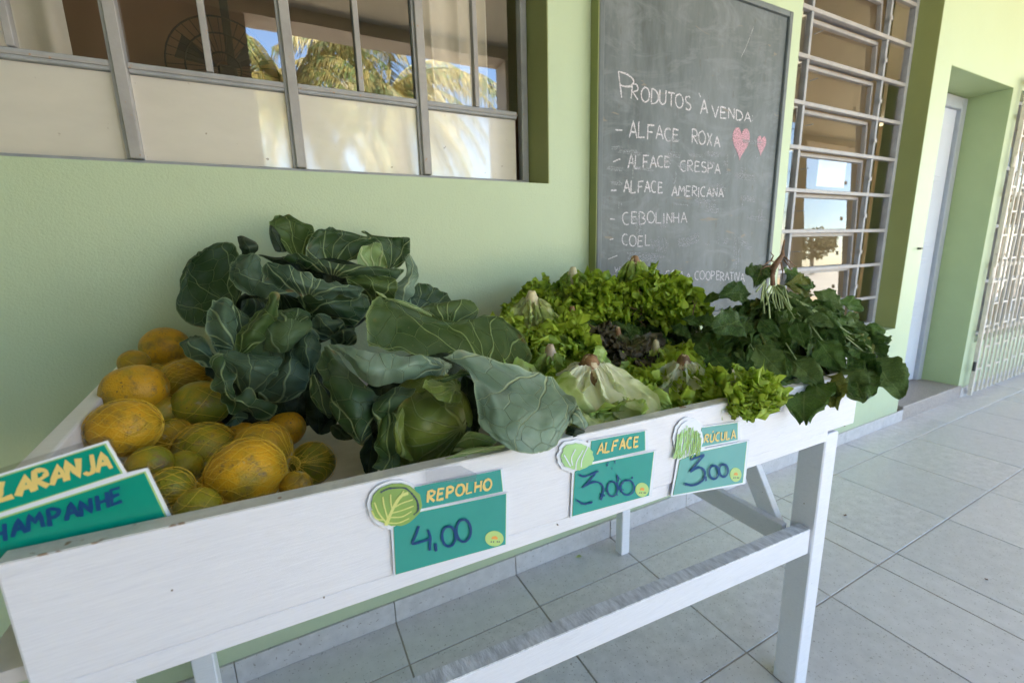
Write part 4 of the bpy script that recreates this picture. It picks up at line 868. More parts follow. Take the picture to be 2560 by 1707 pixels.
def frill_leaf(parent, path, wid, side, mat, seed, frill=.011, nu=30, nv=26, curl=.3, fq=1.0, tipw=.5, e0=0.0, spill=False):
    """leaf along a 3D path with strongly frilled margins; side: across direction"""
    rnd_ = random.Random(seed); so = Vector((seed*1.37, seed*.7, seed*2.1)); vs = []; ed = []; n1 = nu+1
    for j in range(nv+1):
        v = j/nv; c = spl(path, v); dv = (spl(path, min(1, v+.02))-spl(path, max(0, v-.02))).normalized()
        s_ = (side-dv*side.dot(dv)).normalized(); n = s_.cross(dv).normalized()
        w_ = wid*(.2+.8*math.sin(math.pi*min(1, v*.66+.02))**.8)
        if v > .8: w_ *= math.sqrt(max(.05, 1-((v-.8)/.22)**2))
        for i in range(nu+1):
            u = i/nu*2-1; e = min(1, max(abs(u)**1.8*(.25+.9*v), (max(0, v-.5)/.5)**1.6)); 
            q = Vector((u*wid, v*.16, 0))*fq
            a1 = noise.noise(q*62+so); a2 = noise.noise(q*180+so*2); b1 = noise.noise(q*70+so*3); c1_ = noise.noise(q*78-so)
            p = c+s_*(u*w_)-n*(curl*w_*u*u)+n*(frill*e*(a1*2.2+a2*1.5))+s_*(frill*e*(b1*1.6+a2*.9)*(1.1))+dv*(frill*e*c1_*1.8)
            p += n*(.009*abs(noise.noise(Vector((u*2.2, v*2.2, 0))+so))+.010*max(0, 1-abs(u)*6)*(1-v))
            if not spill and p.y < YF+.03 and p.z < zt(p.x)+.012: p.y = YF+.03+.2*max(0, p.z-zt(p.x)+.1)*0
            vs.append(tuple(p)); ed.append(min(1.1, e0+max(abs(u)**1.3*(.25+.75*v), v*.85)+.12*v+.25*e*a1))
    fs = [(j*n1+i, j*n1+i+1, (j+1)*n1+i+1, (j+1)*n1+i) for j in range(nv) for i in range(nu)]
    m = bpy.data.meshes.new('leaf'); m.from_pydata(vs, [], fs); a = m.attributes.new('edge', 'FLOAT', 'POINT'); a.data.foreach_set('value', ed)
    m.polygons.foreach_set('use_smooth', [True]*len(m.polygons)); m.materials.append(LM[mat])
    o = bpy.data.objects.new('leaf', m); link(o, parent); return o
def lettuce(px, py, y, label, r, h, mat, n=14, seed=0, stub=.011, frill=.011, stubmat='cut', ax=(0, 0), wid=.055, sl=.03, inner=None, fluff=26, spill=False, curl=.3):
    """head lying stem up: leaves fall outwards and down from the cut stem, frilled ends piled round them"""
    rnd_ = random.Random(seed); top = P(px, py, y=y); t = thing('lettuce', top, label, 'lettuce', 'lettuces standing stem up in the tray')
    sm_ = MB(); ring = []; ns = 18
    prof = [(0, .0), (.4, .001), (.66, -.001), (.8, -.004), (.95, -.009), (1.3, -.020), (1.8, -.06), (2.8, -.09)]
    for (k_, dz) in prof:
        for i in range(ns):
            a = i/ns*2*math.pi; rr = stub*k_*(1+.16*noise.noise(Vector((math.cos(a)*1.5, math.sin(a)*1.5, dz*60+seed)))); ring.append(tuple(top+Vector((rr*math.cos(a)-ax[0]*dz*-.4, rr*math.sin(a), dz+.003*noise.noise(Vector((math.cos(a)*3, math.sin(a)*3, seed)))))))
    sm_.add(ring, [(j*ns+i, j*ns+(i+1) % ns, (j+1)*ns+(i+1) % ns, (j+1)*ns+i) for j in range(len(prof)-1) for i in range(ns)])
    sm_.build('stem', M[stubmat], t, smooth=True)
    for k in range(n):
        az = 2*math.pi*k/n*1.0+rnd_.uniform(-.25, .25); lay = k % 2
        rr = r*rnd_.uniform(.7, 1.15)*(1 if lay else .8); hh = h*rnd_.uniform(.72, 1.1)
        d = Vector((math.cos(az), math.sin(az), 0)); s0 = top+Vector((0, 0, -.014-.012*rnd_.random()))
        pth = [s0+d*stub*.9, s0+d*(stub+.10*rr)+Vector((0, 0, -.26*hh)), s0+d*.42*rr+Vector((0, 0, -.52*hh)), s0+d*.80*rr+Vector((0, 0, -.66*hh)), s0+d*1.02*rr+Vector((0, 0, -.62*hh+rnd_.uniform(-.03, .03)))]
        if not spill:
            for q_ in pth: q_.y = max(q_.y, YF+.075)
        frill_leaf(t, pth, wid*rnd_.uniform(.75, 1.3), Vector((-d.y, d.x, rnd_.uniform(-.25, .25))), inner or mat, seed*50+k, frill*rnd_.uniform(.8, 1.3), nu=36, nv=36, curl=curl*rnd_.uniform(.3, 1.3), spill=spill)
    for k in range(fluff):
        az = rnd_.uniform(0, 2*math.pi); q = rnd_.uniform(0, 1)
        if math.sin(az) > .6 and rnd_.random() < .5: az = -az
        d = Vector((math.cos(az), math.sin(az), 0)); r0 = r*(.30+.35*q); z0 = -h*(.36+.38*q)
        b0 = top+d*r0+Vector((0, 0, z0)); up_ = rnd_.uniform(-.5, .45); ln = rnd_.uniform(.05, .08)*(r/.15)
        dd = (d+Vector((rnd_.uniform(-.4, .4), rnd_.uniform(-.4, .4), up_))).normalized()
        pth = [b0, b0+dd*ln*.35+Vector((0, 0, .006)), b0+dd*ln*.7+Vector((0, 0, .004)), b0+dd*ln+Vector((0, 0, -.012))]
        if not spill:
            for q_ in pth: q_.y = max(q_.y, YF+.05)
        frill_leaf(t, pth, wid*rnd_.uniform(.6, .9), Vector((-d.y, d.x, rnd_.uniform(-.6, .6))), mat, seed*70+k+500, frill*1.1, nu=30, nv=22, e0=.2, spill=spill)
    return t
random.seed(7)
lettuce(1330, 728, -.40, 'pale yellow-green lettuce between the front cabbage and the wall', .135, .20, 'yel', 9, 1, inner='pale', stub=.013, wid=.078, frill=.013, curl=.18, fluff=30)
lettuce(1432, 668, -.24, 'dark green curly lettuce at the back left against the blackboard edge', .17, .17, 'green', 10, 2, frill=.014, fluff=44)
lettuce(1587, 640, -.28, 'tallest green lettuce with a brown stem in front of the chalk writing', .19, .22, 'green', 13, 3, stub=.013, frill=.014, inner='yel', fluff=54, stubmat='cutbrown', wid=.065, curl=.2)
lettuce(1475, 888, -.64, 'front white ribbed lettuce with a browned cut stem near the board', .185, .17, 'white', 10, 4, stub=.017, frill=.009, stubmat='cutbrown', wid=.092, fluff=6, curl=.16)
lettuce(1710, 888, -.66, 'pale lettuce with a brown stem right behind the rucola price card', .13, .14, 'yel', 9, 5, stub=.013, frill=.012, stubmat='cutbrown', inner='white', fluff=26, wid=.075, curl=.18)
lettuce(1376, 862, -.56, 'small lettuce with a reddish stem tucked beside the front cabbage', .085, .12, 'green', 9, 6, stub=.010, stubmat='cutpink', wid=.04, fluff=14)
lettuce(1430, 766, -.38, 'red lettuce with a brown stem under the curly green ones', .14, .15, 'red', 8, 8, stub=.008, stubmat='cutbrown', fluff=16)
lettuce(1545, 818, -.46, 'dark purple lettuce sunk in the middle of the pile', .12, .11, 'red', 8, 9, stub=.007, stubmat='cutbrown', fluff=22)
lettuce(1640, 850, -.55, 'bright green curly lettuce in the middle behind the white ribbed one', .11, .12, 'yel', 10, 10, stub=.008, frill=.013, fluff=30)
lettuce(1830, 925, -.75, 'low curly lettuce spilling over the front board', .085, .07, 'yel', 8, 11, stub=.006, frill=.012, fluff=26, wid=.045, spill=True)

# ---- rucola bunch
def arumat(name, a, b_, v):
    m, nt, b = new(name); uv = N(nt, 'ShaderNodeUVMap'); sp = nt.nodes.new('ShaderNodeSeparateXYZ'); nt.links.new(uv.outputs[0], sp.inputs[0])
    def mt(op, x, y=None, z=None):
        n = N(nt, 'ShaderNodeMath', operation=op)
        for i, q in enumerate((x, y, z)):
            if q is None: continue
            if isinstance(q, bpy.types.NodeSocket): nt.links.new(q, n.inputs[i])
            else: n.inputs[i].default_value = q
        return n.outputs[0]
    ax = mt('ABSOLUTE', sp.outputs[0]); rib = mt('LESS_THAN', ax, .028)
    lat = mt('LESS_THAN', mt('ABSOLUTE', mt('SUBTRACT', mt('FRACT', mt('MULTIPLY', mt('SUBTRACT', sp.outputs[1], mt('MULTIPLY', ax, .28)), 7)), .5)), .045)
    vn = mt('MAXIMUM', rib, mt('MULTIPLY', lat, .45))
    oi = nt.nodes.new('ShaderNodeObjectInfo'); c = mixc(nt, oi.outputs['Random'], a, b_)
    c = mixc(nt, ramp(nt, tex(nt, 40, 3), .45, .75), c, tuple(q*1.35 for q in a)); c = mixc(nt, mt('MULTIPLY', vn, .55), c, v)
    nt.links.new(c, b.inputs['Base Color']); b.inputs['Roughness'].default_value = .42; b.inputs['Specular IOR Level'].default_value = .28; bump(nt, b, mt('MULTIPLY_ADD', vn, .6, tex(nt, 90, 4)), 1, .003)
    tl = N(nt, 'ShaderNodeBsdfTranslucent'); nt.links.new(c, tl.inputs[0]); mx = N(nt, 'ShaderNodeMixShader', vals={0: .15})
    out = nt.nodes['Material Output']; nt.links.new(b.outputs[0], mx.inputs[1]); nt.links.new(tl.outputs[0], mx.inputs[2]); nt.links.new(mx.outputs[0], out.inputs[0]); return m
AM = [arumat('rucola_leaf', (.080, .150, .026), (.034, .078, .016), (.20, .28, .09)), arumat('rucola_leaf_grey', (.120, .185, .050), (.070, .125, .030), (.24, .31, .12)), arumat('rucola_leaf_yellowing', (.15, .16, .02), (.06, .10, .02), (.20, .22, .06))]
def aru_mesh(seed, mat):
    """toothed oval leaf, unit length along +x, z up, width .5"""
    rn = random.Random(seed); nu, nv = 12, 24; n1 = nu+1; vs = []; uvs = []; so = Vector((seed*2.3, 0, 0))
    bend = rn.uniform(.1, .5); tw = rn.uniform(-.35, .35); lob = rn.uniform(.03, .10); fold = rn.uniform(.1, .85)
    for j in range(nv+1):
        v = j/nv; w_ = .255*max(.02, (math.sin(math.pi*min(1, v**.8*.93+.04)))**.75)
        tooth = 1-(lob+.04)*abs(math.sin(v*math.pi*10))-.45*max(0, noise.noise(Vector((v*6, 1, 0))+so))
        if v < .3: w_ *= .25+.75*(v/.3)**1.5
        for i in range(n1):
            u = i/nu*2-1; x = v; y = u*w_*(tooth if abs(u) > .85 else 1)
            z = -bend*v*v*.6+fold*abs(y)+.09*noise.noise(Vector((v*5, u*2, 0))+so)+.05*noise.noise(Vector((v*13, u*5, 0))+so)+.03*abs(u)**3*math.sin(v*22+seed+(1.5 if u > 0 else 0))
            a = tw*v; vs.append((x*(1-.12*bend*v), y*math.cos(a)-z*math.sin(a), z*math.cos(a)+y*math.sin(a))); uvs.append((u, v))
    fs = [(j*n1+i, j*n1+i+1, (j+1)*n1+i+1, (j+1)*n1+i) for j in range(nv) for i in range(nu)]
    m = bpy.data.meshes.new('leaf'); m.from_pydata(vs, [], fs); ul = m.uv_layers.new(name='UVMap')
    for lp in m.loops: ul.data[lp.index].uv = uvs[lp.vertex_index]
    m.polygons.foreach_set('use_smooth', [True]*len(m.polygons)); m.materials.append(mat); return m
AMS = [aru_mesh(i, AM[0 if i < 8 else (1 if i < 12 else 2)]) for i in range(14)]
def place_leaf(parent, base, tip, nrm, k, wsc=1.0):
    d = tip-base; ln = d.length; d.normalize(); n = (nrm-d*nrm.dot(d)).normalized(); s_ = n.cross(d)
    o = bpy.data.objects.new('leaf', AMS[k % 14])
    COL.objects.link(o); o.parent = parent; o.matrix_parent_inverse = Matrix.Translation(-parent.location)
    o.matrix_basis = Matrix(((d.x*ln, s_.x*ln*wsc, n.x*ln, base.x), (d.y*ln, s_.y*ln*wsc, n.y*ln, base.y), (d.z*ln, s_.z*ln*wsc, n.z*ln, base.z), (0, 0, 0, 1)))
    return o
V4 = fx(3.267, 1600, 600)
apex = P(*V4(1085, 370), y=-.56)
ar = thing('rucola_bunch', apex, 'big dark green rucola bunch heaped roots up over the right end of the tray', 'rucola')
# a mound of leaves: footprint ellipse on the tray, apex at the roots
mc = P(*V4(1250, 1000), y=-.58); rnA = random.Random(21)
def mound(a, t):
    """point on the mound, t=0 apex .. 1 rim"""
    ex = .36 if math.cos(a) < 0 else .30; ey = .20
    rim = Vector((mc.x-.02+ex*math.cos(a), mc.y+ey*math.sin(a), .885+.03*math.cos(a*2)))
    p = apex.lerp(rim, t); p.z = apex.z-.03-(apex.z-.03-rim.z)*(t**1.25); return p
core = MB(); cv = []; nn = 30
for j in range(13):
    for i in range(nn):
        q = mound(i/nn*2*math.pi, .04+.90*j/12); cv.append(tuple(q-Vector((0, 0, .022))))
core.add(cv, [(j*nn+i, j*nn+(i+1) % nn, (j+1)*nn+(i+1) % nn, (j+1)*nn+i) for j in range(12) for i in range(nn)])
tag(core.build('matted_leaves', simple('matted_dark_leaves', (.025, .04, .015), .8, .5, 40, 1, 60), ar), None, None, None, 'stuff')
cnt = 0
for k in range(262):
    a = rnA.uniform(0, 2*math.pi); t = rnA.uniform(.12, 1)**.75
    if math.sin(a) > .55 and rnA.random() < .6: continue
    b0 = mound(a, max(.02, t-.22)); b1 = mound(a+rnA.uniform(-.4, .4), min(1.05, t+rnA.uniform(.0, .12)))
    out = Vector((math.cos(a), math.sin(a)*1.2, .9)).normalized()
    b0 += out*rnA.uniform(0, .012); b1 += out*rnA.uniform(-.004, .022)
    place_leaf(ar, b0, b1, out+Vector((rnA.uniform(-.9, .9), rnA.uniform(-.9, .9), rnA.uniform(-.5, .7))), rnA.randrange(13), rnA.uniform(.95, 1.35)); cnt += 1
ar2 = thing('rucola_bunch', P(1660, 770, y=-.30), 'flat dark rucola bunch with tangled roots behind the lettuces under the blackboard', 'rucola')
for k in range(120):
    c = P(rnA.uniform(1490, 1760), rnA.uniform(770, 865), y=rnA.uniform(-.42, -.22)); c.z = min(c.z, 1.0)
    d = Vector((rnA.uniform(-1, 1), rnA.uniform(-1, .5), rnA.uniform(-.7, .5))).normalized()*rnA.uniform(.05, .09)
    place_leaf(ar2, c, c+d, Vector((rnA.uniform(-.6, .4), -.7, rnA.uniform(.2, 1.2))), rnA.randrange(12), rnA.uniform(.9, 1.3))
for k in range(14):
    c = P(rnA.uniform(1560, 1690), rnA.uniform(765, 800), y=-.42); q = [c]
    for j in range(4): q.append(q[-1]+Vector((rnA.uniform(-.03, .03), rnA.uniform(-.01, .01), rnA.uniform(-.018, .022))))
    MB().tube(q, [.0016, .0014, .001, .0007, .0004], 5).build('rootlet', M['root'], ar2, smooth=True)
# the leaves that stand out, one by one: base, tip, depths, variant
for (b0, t0, y0, y1, k, ws) in [((1870, 960), (2165, 1260), -.74, -.84, 9, 1.5), ((1800, 720), (2030, 760), -.60, -.66, 2, 1.5), ((1820, 850), (1990, 930), -.62, -.70, 10, 1.2), ((1600, 500), (1860, 560), -.50, -.55, 3, 1.0), ((1640, 1050), (1830, 1300), -.78, -.85, 11, 1.6),
        ((1700, 1080), (1850, 1250), -.78, -.86, 4, 1.5), ((1350, 1150), (1330, 1400), -.78, -.85, 5, 1.5), ((1450, 1080), (1560, 1300), -.76, -.84, 12, 1.5), ((1440, 800), (1660, 1080), -.72, -.78, 1, 1.5), ((1270, 640), (1350, 870), -.70, -.74, 6, 1.3),
        ((930, 850), (1190, 1130), -.72, -.79, 8, 1.4), ((1230, 980), (1510, 1200), -.76, -.83, 9, 1.4), ((960, 640), (1130, 790), -.68, -.73, 2, 1.3), ((880, 640), (640, 700), -.66, -.68, 7, 1.4), ((900, 440), (700, 400), -.56, -.56, 0, 1.4), ((940, 380), (1010, 170), -.53, -.48, 3, 1.2),
        ((1190, 340), (1420, 290), -.54, -.54, 4, 1.5), ((1180, 360), (1430, 420), -.55, -.57, 13, 1.3), ((1420, 420), (1680, 560), -.60, -.66, 10, 1.4), ((1340, 640), (1600, 690), -.66, -.72, 9, 1.2), ((1450, 520), (1700, 590), -.62, -.67, 11, 1.1), ((660, 440), (520, 500), -.50, -.48, 1, 1.2),
        ((620, 700), (470, 620), -.55, -.52, 5, 1.2), ((560, 900), (720, 1080), -.70, -.76, 0, 1.5), ((450, 820), (560, 960), -.64, -.68, 6, 1.2), ((780, 900), (850, 980), -.70, -.73, 9, 1.2), ((1580, 900), (1880, 940), -.70, -.76, 2, 1.1), ((1500, 1180), (1630, 1290), -.80, -.84, 13, 1.5), ((250, 700), (430, 780), -.55, -.60, 7, 1.2), ((340, 640), (520, 690), -.52, -.55, 3, 1.0)]:
    b_, t_ = P(*V4(*b0), y=y0), P(*V4(*t0), y=y1)
    place_leaf(ar, b_, t_, (CAMP-b_).normalized()+Vector((0, -.1, .45)), k, ws)
# roots and pale stems
rt_ = MB()
rt_.tube([P(*V4(1085, 370), y=-.56), P(*V4(1082, 290), y=-.56), P(*V4(1090, 225), y=-.555), P(*V4(1130, 170), y=-.55), P(*V4(1165, 120), y=-.55), P(*V4(1168, 60), y=-.548), P(*V4(1180, 0), y=-.545)], [.007, .0055, .009, .0075, .0055, .003, .002], 10)
rt_.build('root', M['root'], ar, smooth=True)
for pts in ([(1110, 180), (1060, 170), (1020, 200), (990, 215)], [(1070, 170), (1090, 130), (1065, 100)], [(1090, 215), (1030, 215), (985, 240), (990, 290)], [(1180, 140), (1230, 180), (1285, 235)], [(1175, 160), (1220, 220), (1240, 250)], [(1150, 180), (1165, 250), (1160, 320)], [(1120, 220), (1075, 240), (1060, 230)], [(1170, 130), (1200, 150), (1215, 200)]):
    MB().tube([P(*V4(*q), y=-.55-.004*i) for i, q in enumerate(pts)], [.0022, .0016, .0011, .0006][:len(pts)], 6).build('rootlet', M['root'], ar, smooth=True)
for i, pts in enumerate([[(1020, 330), (985, 380), (950, 420)], [(1030, 360), (1005, 470), (1015, 600)], [(1060, 370), (1025, 430), (1050, 520), (1060, 640)], [(1085, 380), (1050, 460), (1030, 530)], [(1100, 380), (1110, 500), (1160, 640), (1190, 700)], [(1110, 375), (1160, 430), (1200, 520), (1235, 570)], [(1095, 380), (1080, 470), (1110, 560)], [(1120, 365), (1180, 380), (1200, 460), (1225, 560)], [(1020, 330), (1000, 420), (990, 500)], [(1105, 385), (1150, 470), (1170, 560)], [(900, 850), (960, 950), (1010, 1010)], [(1190, 840), (1280, 980), (1400, 1100)], [(1090, 370), (1130, 450), (1150, 560)]]):
    MB().tube([P(*V4(*q), y=-.60-.018*j-(.10 if i in (10, 11) else 0)) for j, q in enumerate(pts)], .0021 if i < 10 else .0014, 6).build('stem', M['palestem'], ar, smooth=True)
for k in range(6):
    a = rnA.uniform(-2.3, -1.1); q = [mound(a+rnA.uniform(-.1, .1), t_)+Vector((0, -.012, .014)) for t_ in (.08, .3, .5, .62+rnA.uniform(0, .25))]
    MB().tube(q, [.0022, .0018, .0015, .001], 6).build('stem', M['palestem'], ar, smooth=True)
tw = MB().tube([P(*V4(430, 620), y=-.5), P(*V4(445, 530), y=-.5), P(*V4(425, 490), y=-.5)], [.0014, .001, .0006], 5).tube([P(*V4(445, 545), y=-.5), P(*V4(462, 500), y=-.5)], .0007, 5); tw.build('dry_twig', M['root'], ar)

for (a, b, L_, lab, mt_) in ((1447, 1391, .03, 'small yellow-green lettuce scrap on the floor near the back leg', LM['yel']), (2112, 1288, .022, 'tiny dry brown leaf on the floor tiles right of the stand', M['root']), (2465, 1448, .014, 'brown speck of dry leaf on the tiles at the right edge', M['root'])):
    c = P(a, b, z=.003); r_ = random.Random(a); mb = MB(); n_ = 9
    vs = [c]+[c+Vector((math.cos(i*.7)*L_*r_.uniform(.3, .6), math.sin(i*.7)*L_*r_.uniform(.2, .5), r_.uniform(.0, .006))) for i in range(n_)]
    o = mb.add(vs, [(0, i+1, (i+1) % n_+1) for i in range(n_)]).build('leaf_scrap', mt_); tag(o, lab, 'leaf scrap')
# ================================================================== PRICE CARDS
Yc = YF-.0035
C7 = fx(4.48, 880, 1130); C8 = fx(4.2, 1360, 1020); C9 = fx(3.92, 0, 1050)
def cardmat(name, col, var=.08): return simple(name, col, .25, var, 6, .0, coat=.6)
M['white'] = cardmat('card_white', (.82, .84, .90), .02); M['teal'] = cardmat('card_teal', (.035, .33, .27)); M['teal2'] = cardmat('card_teal_faded', (.16, .42, .37)); M['tdeep'] = cardmat('card_teal_deep', (.0, .30, .21))
M['lime'] = cardmat('card_lime_line', (.42, .62, .22), .05); M['brush'] = cardmat('card_yellow_lettering', (.82, .62, .20), .04); M['ink'] = simple('blue_marker_ink', (.006, .06, .19), .35, .2)
M['logo'] = cardmat('logo_lime', (.50, .68, .22)); M['logo2'] = cardmat('logo_orange', (.85, .38, .08)); M['print1'] = cardmat('printed_green', (.30, .46, .10), .25); M['print2'] = cardmat('printed_light_green', (.45, .72, .28), .2); M['print3'] = cardmat('printed_yellow_vein', (.70, .72, .22))
M['print4'] = simple('printed_navy', (.04, .06, .10), .4)
def qp(f, y, pts): return [(lambda v: (v.x, v.z))(P(*f(a, b), y=y)) for a, b in pts]
def grow(pts, k):
    cx = sum(p[0] for p in pts)/len(pts); cy = sum(p[1] for p in pts)/len(pts); out = []
    for x, y in pts:
        d = math.hypot(x-cx, y-cy) or 1; out.append((x+(x-cx)/d*k*1.15, y+(y-cy)/d*k*1.15))
    return out
def blob(cx, cy, rx, ry, seed, n=34, w_=.05, ang=0):
    out = []
    for i in range(n):
        t = i/n*2*math.pi; k = 1+w_*noise.noise(Vector((math.cos(t)*2.2, math.sin(t)*2.2, seed)))*2+w_*.5*math.sin(i*2.6)
        x, y = rx*k*math.cos(t), ry*k*math.sin(t); out.append((cx+x*math.cos(ang)-y*math.sin(ang), cy+x*math.sin(ang)+y*math.cos(ang)))
    return out
def layer(t, f, pts, lv, name, mat, th=.0005):
    y = Yc-lv*.0007; MB().poly(qp(f, y, pts), y, y+th).build(name, mat, t)
def ink(t, f, strokes, lv, wd, name, mat, jit=.15):
    y = Yc-lv*.0007
    for stx in strokes:
        y -= .00004
        # smooth the pen line
        pv = [Vector((a, b, 0)) for a, b in stx]; n = max(8, len(stx)*5); q = [spl(pv, i/n) for i in range(n+1)] if len(pv) > 2 else pv
        mb = MB(); ribbon(mb, qp(f, y, [(v.x, v.y) for v in q]), wd, y, jit); mb.build(name, mat, t)
def ell(cx, cy, rx, ry, a0=100, a1=465, n=14): return [(cx+rx*math.cos(R(a0+(a1-a0)*i/n)), cy-ry*math.sin(R(a0+(a1-a0)*i/n))) for i in range(n+1)]
def logo(t, f, cx, cy, rx, ry, lv):
    layer(t, f, ell(cx, cy, rx, ry, 0, 352, 22), lv, 'logo', M['logo'])
    layer(t, f, [(cx-rx*.35, cy+ry*.05), (cx-rx*.2, cy-ry*.25), (cx+rx*.15, cy-ry*.32), (cx+rx*.38, cy-ry*.1), (cx+rx*.3, cy+ry*.12)], lv+.6, 'logo_sun', M['logo2'])
    for dx in (-.4, -.15, .25, .45): layer(t, f, [(cx+rx*dx, cy+ry*.38), (cx+rx*dx+rx*.14, cy+ry*.34), (cx+rx*dx+rx*.1, cy+ry*.5), (cx+rx*dx+rx*.02, cy+ry*.52)], lv+.6, 'logo_figure', M['print4'])
def card(f, loc, label, strip, panel, emb, emb2, word_, wq, wwd, teal, gr):
    t = thing('price_card', P(*f(*loc), y=Yc), label, 'price card', 'price cards on the front board')
    layer(t, f, grow(panel, gr), 0, 'card_backing', M['white'], .0009); layer(t, f, grow(strip, gr), 0.1, 'card_backing', M['white'], .0009); layer(t, f, grow(emb, gr), .2, 'card_backing', M['white'], .0009)
    layer(t, f, grow(panel, 4), 1, 'lime_border', M['lime']); layer(t, f, grow(strip, 4), 1.1, 'lime_border', M['lime'])
    layer(t, f, panel, 1.8, 'price_panel', teal); layer(t, f, strip, 1.9, 'name_strip', teal)
    layer(t, f, emb2, 3, 'vegetable_drawing', emb2m)
    word(word_, qp(f, Yc-.0022, wq), Yc-.0022, wwd*.72, 'lettering', M['brush'], t, jit=.35, slant=.06, wob=.015, gap=.2)
    return t
emb2m = M['print1']
t = card(C7, (1000, 800), 'REPOLHO price card reading 4,00 with a cabbage drawing', [(700, 392), (1663, 198), (1688, 438), (740, 640)], [(468, 840), (760, 672), (1725, 466), (1718, 1030), (492, 1368)],
     blob(492, 588, 292, 244, 3.1, w_=.03, ang=-.1), blob(497, 586, 285, 238, 3.1, w_=.03, ang=-.1), 'REPOLHO', [(848, 560), (1558, 408), (850, 435), (1555, 292)], .0048, M['teal'], 29)
ink(t, C7, [[(380, 820), (450, 650), (540, 500), (630, 455)]], 3.8, .0042, 'drawn_vein', M['print3'])
ink(t, C7, [[(385, 790), (300, 680), (250, 560)], [(400, 740), (360, 600), (345, 500)], [(450, 640), (435, 560), (430, 470)], [(490, 570), (540, 500), (580, 430)], [(470, 620), (560, 570), (680, 530)], [(450, 680), (560, 650), (690, 600)], [(430, 730), (560, 720), (670, 660)], [(400, 790), (520, 790), (640, 740)], [(370, 760), (270, 740), (220, 650)]], 3.8, .0018, 'drawn_vein', M['print3'])
ink(t, C7, [[(320, 450), (400, 410), (480, 400), (590, 400), (650, 440)], [(650, 440), (700, 500), (735, 560), (740, 650), (690, 700)]], 3.8, .0022, 'drawn_outline', M['print4'], .6)
ink(t, C7, [[(750, 825), (715, 930), (680, 1020), (780, 1000), (892, 962)], [(850, 870), (878, 950), (872, 1040), (872, 1100)], [(935, 1020), (945, 1110)], ell(1085, 940, 75, 112), ell(1250, 876, 80, 125)], 4.2, .0036, 'pen_stroke', M['ink'])
logo(t, C7, 1595, 966, 104, 86, 3)
emb2m = M['print2']
t = card(C8, (700, 700), 'ALFACE price card with a smudged 3,00 and a lettuce drawing', [(500, 345), (1058, 242), (1060, 440), (480, 570)], [(328, 665), (475, 600), (1152, 458), (1100, 915), (300, 1132)],
     blob(350, 510, 178, 150, 5.3, w_=.07), blob(352, 510, 170, 143, 5.3, w_=.07), 'ALFACE', [(558, 482), (992, 398), (570, 372), (990, 296)], .0052, M['teal'], 29)
ink(t, C8, [[(335, 640), (345, 560), (410, 440)], [(390, 620), (400, 540), (460, 400)], [(280, 610), (240, 540), (210, 490)], [(300, 600), (290, 520), (330, 430)]], 3.8, .002, 'drawn_vein', M['white'])
ink(t, C8, [[(372, 700), (435, 715), (575, 660)], [(540, 690), (470, 770), (403, 835)], [(403, 835), (520, 775), (600, 795), (625, 860), (600, 930)], [(345, 965), (420, 1005), (510, 985)], ell(718, 846, 52, 78), ell(876, 832, 70, 78), [(600, 900), (612, 930), (600, 965)], [(770, 700), (780, 760), (770, 800), (800, 850)]], 4.2, .0034, 'pen_stroke', M['ink'], .4)
rs = random.Random(4)
for q in range(26):
    cx, cy = (rs.gauss(610, 25), rs.gauss(900, 35)) if q < 9 else ((rs.gauss(800, 25), rs.gauss(830, 60)) if q < 18 else (rs.uniform(660, 960), rs.uniform(540, 740)))
    layer(t, C8, blob(cx, cy, rs.uniform(4, 11), rs.uniform(5, 14), q, 8, .3), 4.3, 'ink_smudge', M['ink'], .0002)
logo(t, C8, 1030, 856, 70, 74, 3)
emb2m = M['white']
t = card(C8, (1750, 600), 'RÚCULA price card reading 3,00 with a scribbled leafy drawing', [(1660, 208), (2030, 155), (2030, 330), (1620, 412)], [(1430, 545), (1610, 468), (2130, 352), (2084, 780), (1358, 910)],
     blob(1530, 320, 145, 185, 8.3, w_=.05), blob(1530, 320, 140, 180, 8.3, w_=.05), 'RUCULA', [(1682, 362), (2006, 316), (1692, 282), (2002, 226)], .0048, M['teal2'], 29)
ink(t, C8, [[(1770, 255), (1780, 238)]], 2.5, .0028, 'lettering', M['brush'])
for q in range(46):
    x = rs.uniform(1400, 1650); y0 = 170+abs(x-1530)*.9+rs.uniform(-10, 40); ink(t, C8, [[(x, y0), (x-rs.uniform(0, 25), y0+rs.uniform(90, 200)), (x-rs.uniform(10, 60), min(y0+rs.uniform(180, 330), 530))]], 3.8+.02*q, .0022, 'drawn_leaf', M['print1'] if q % 3 else M['print2'], .5)
ink(t, C8, [[(1545, 540), (1620, 512), (1685, 490)], [(1685, 492), (1610, 580), (1535, 668)], [(1535, 668), (1630, 622), (1690, 670), (1665, 760), (1570, 808), (1478, 795)], [(1700, 715), (1702, 764)], ell(1785, 672, 48, 70), ell(1886, 654, 44, 66)], 5.5, .0046, 'pen_stroke', M['ink'])
logo(t, C8, 2014, 698, 60, 74, 3)
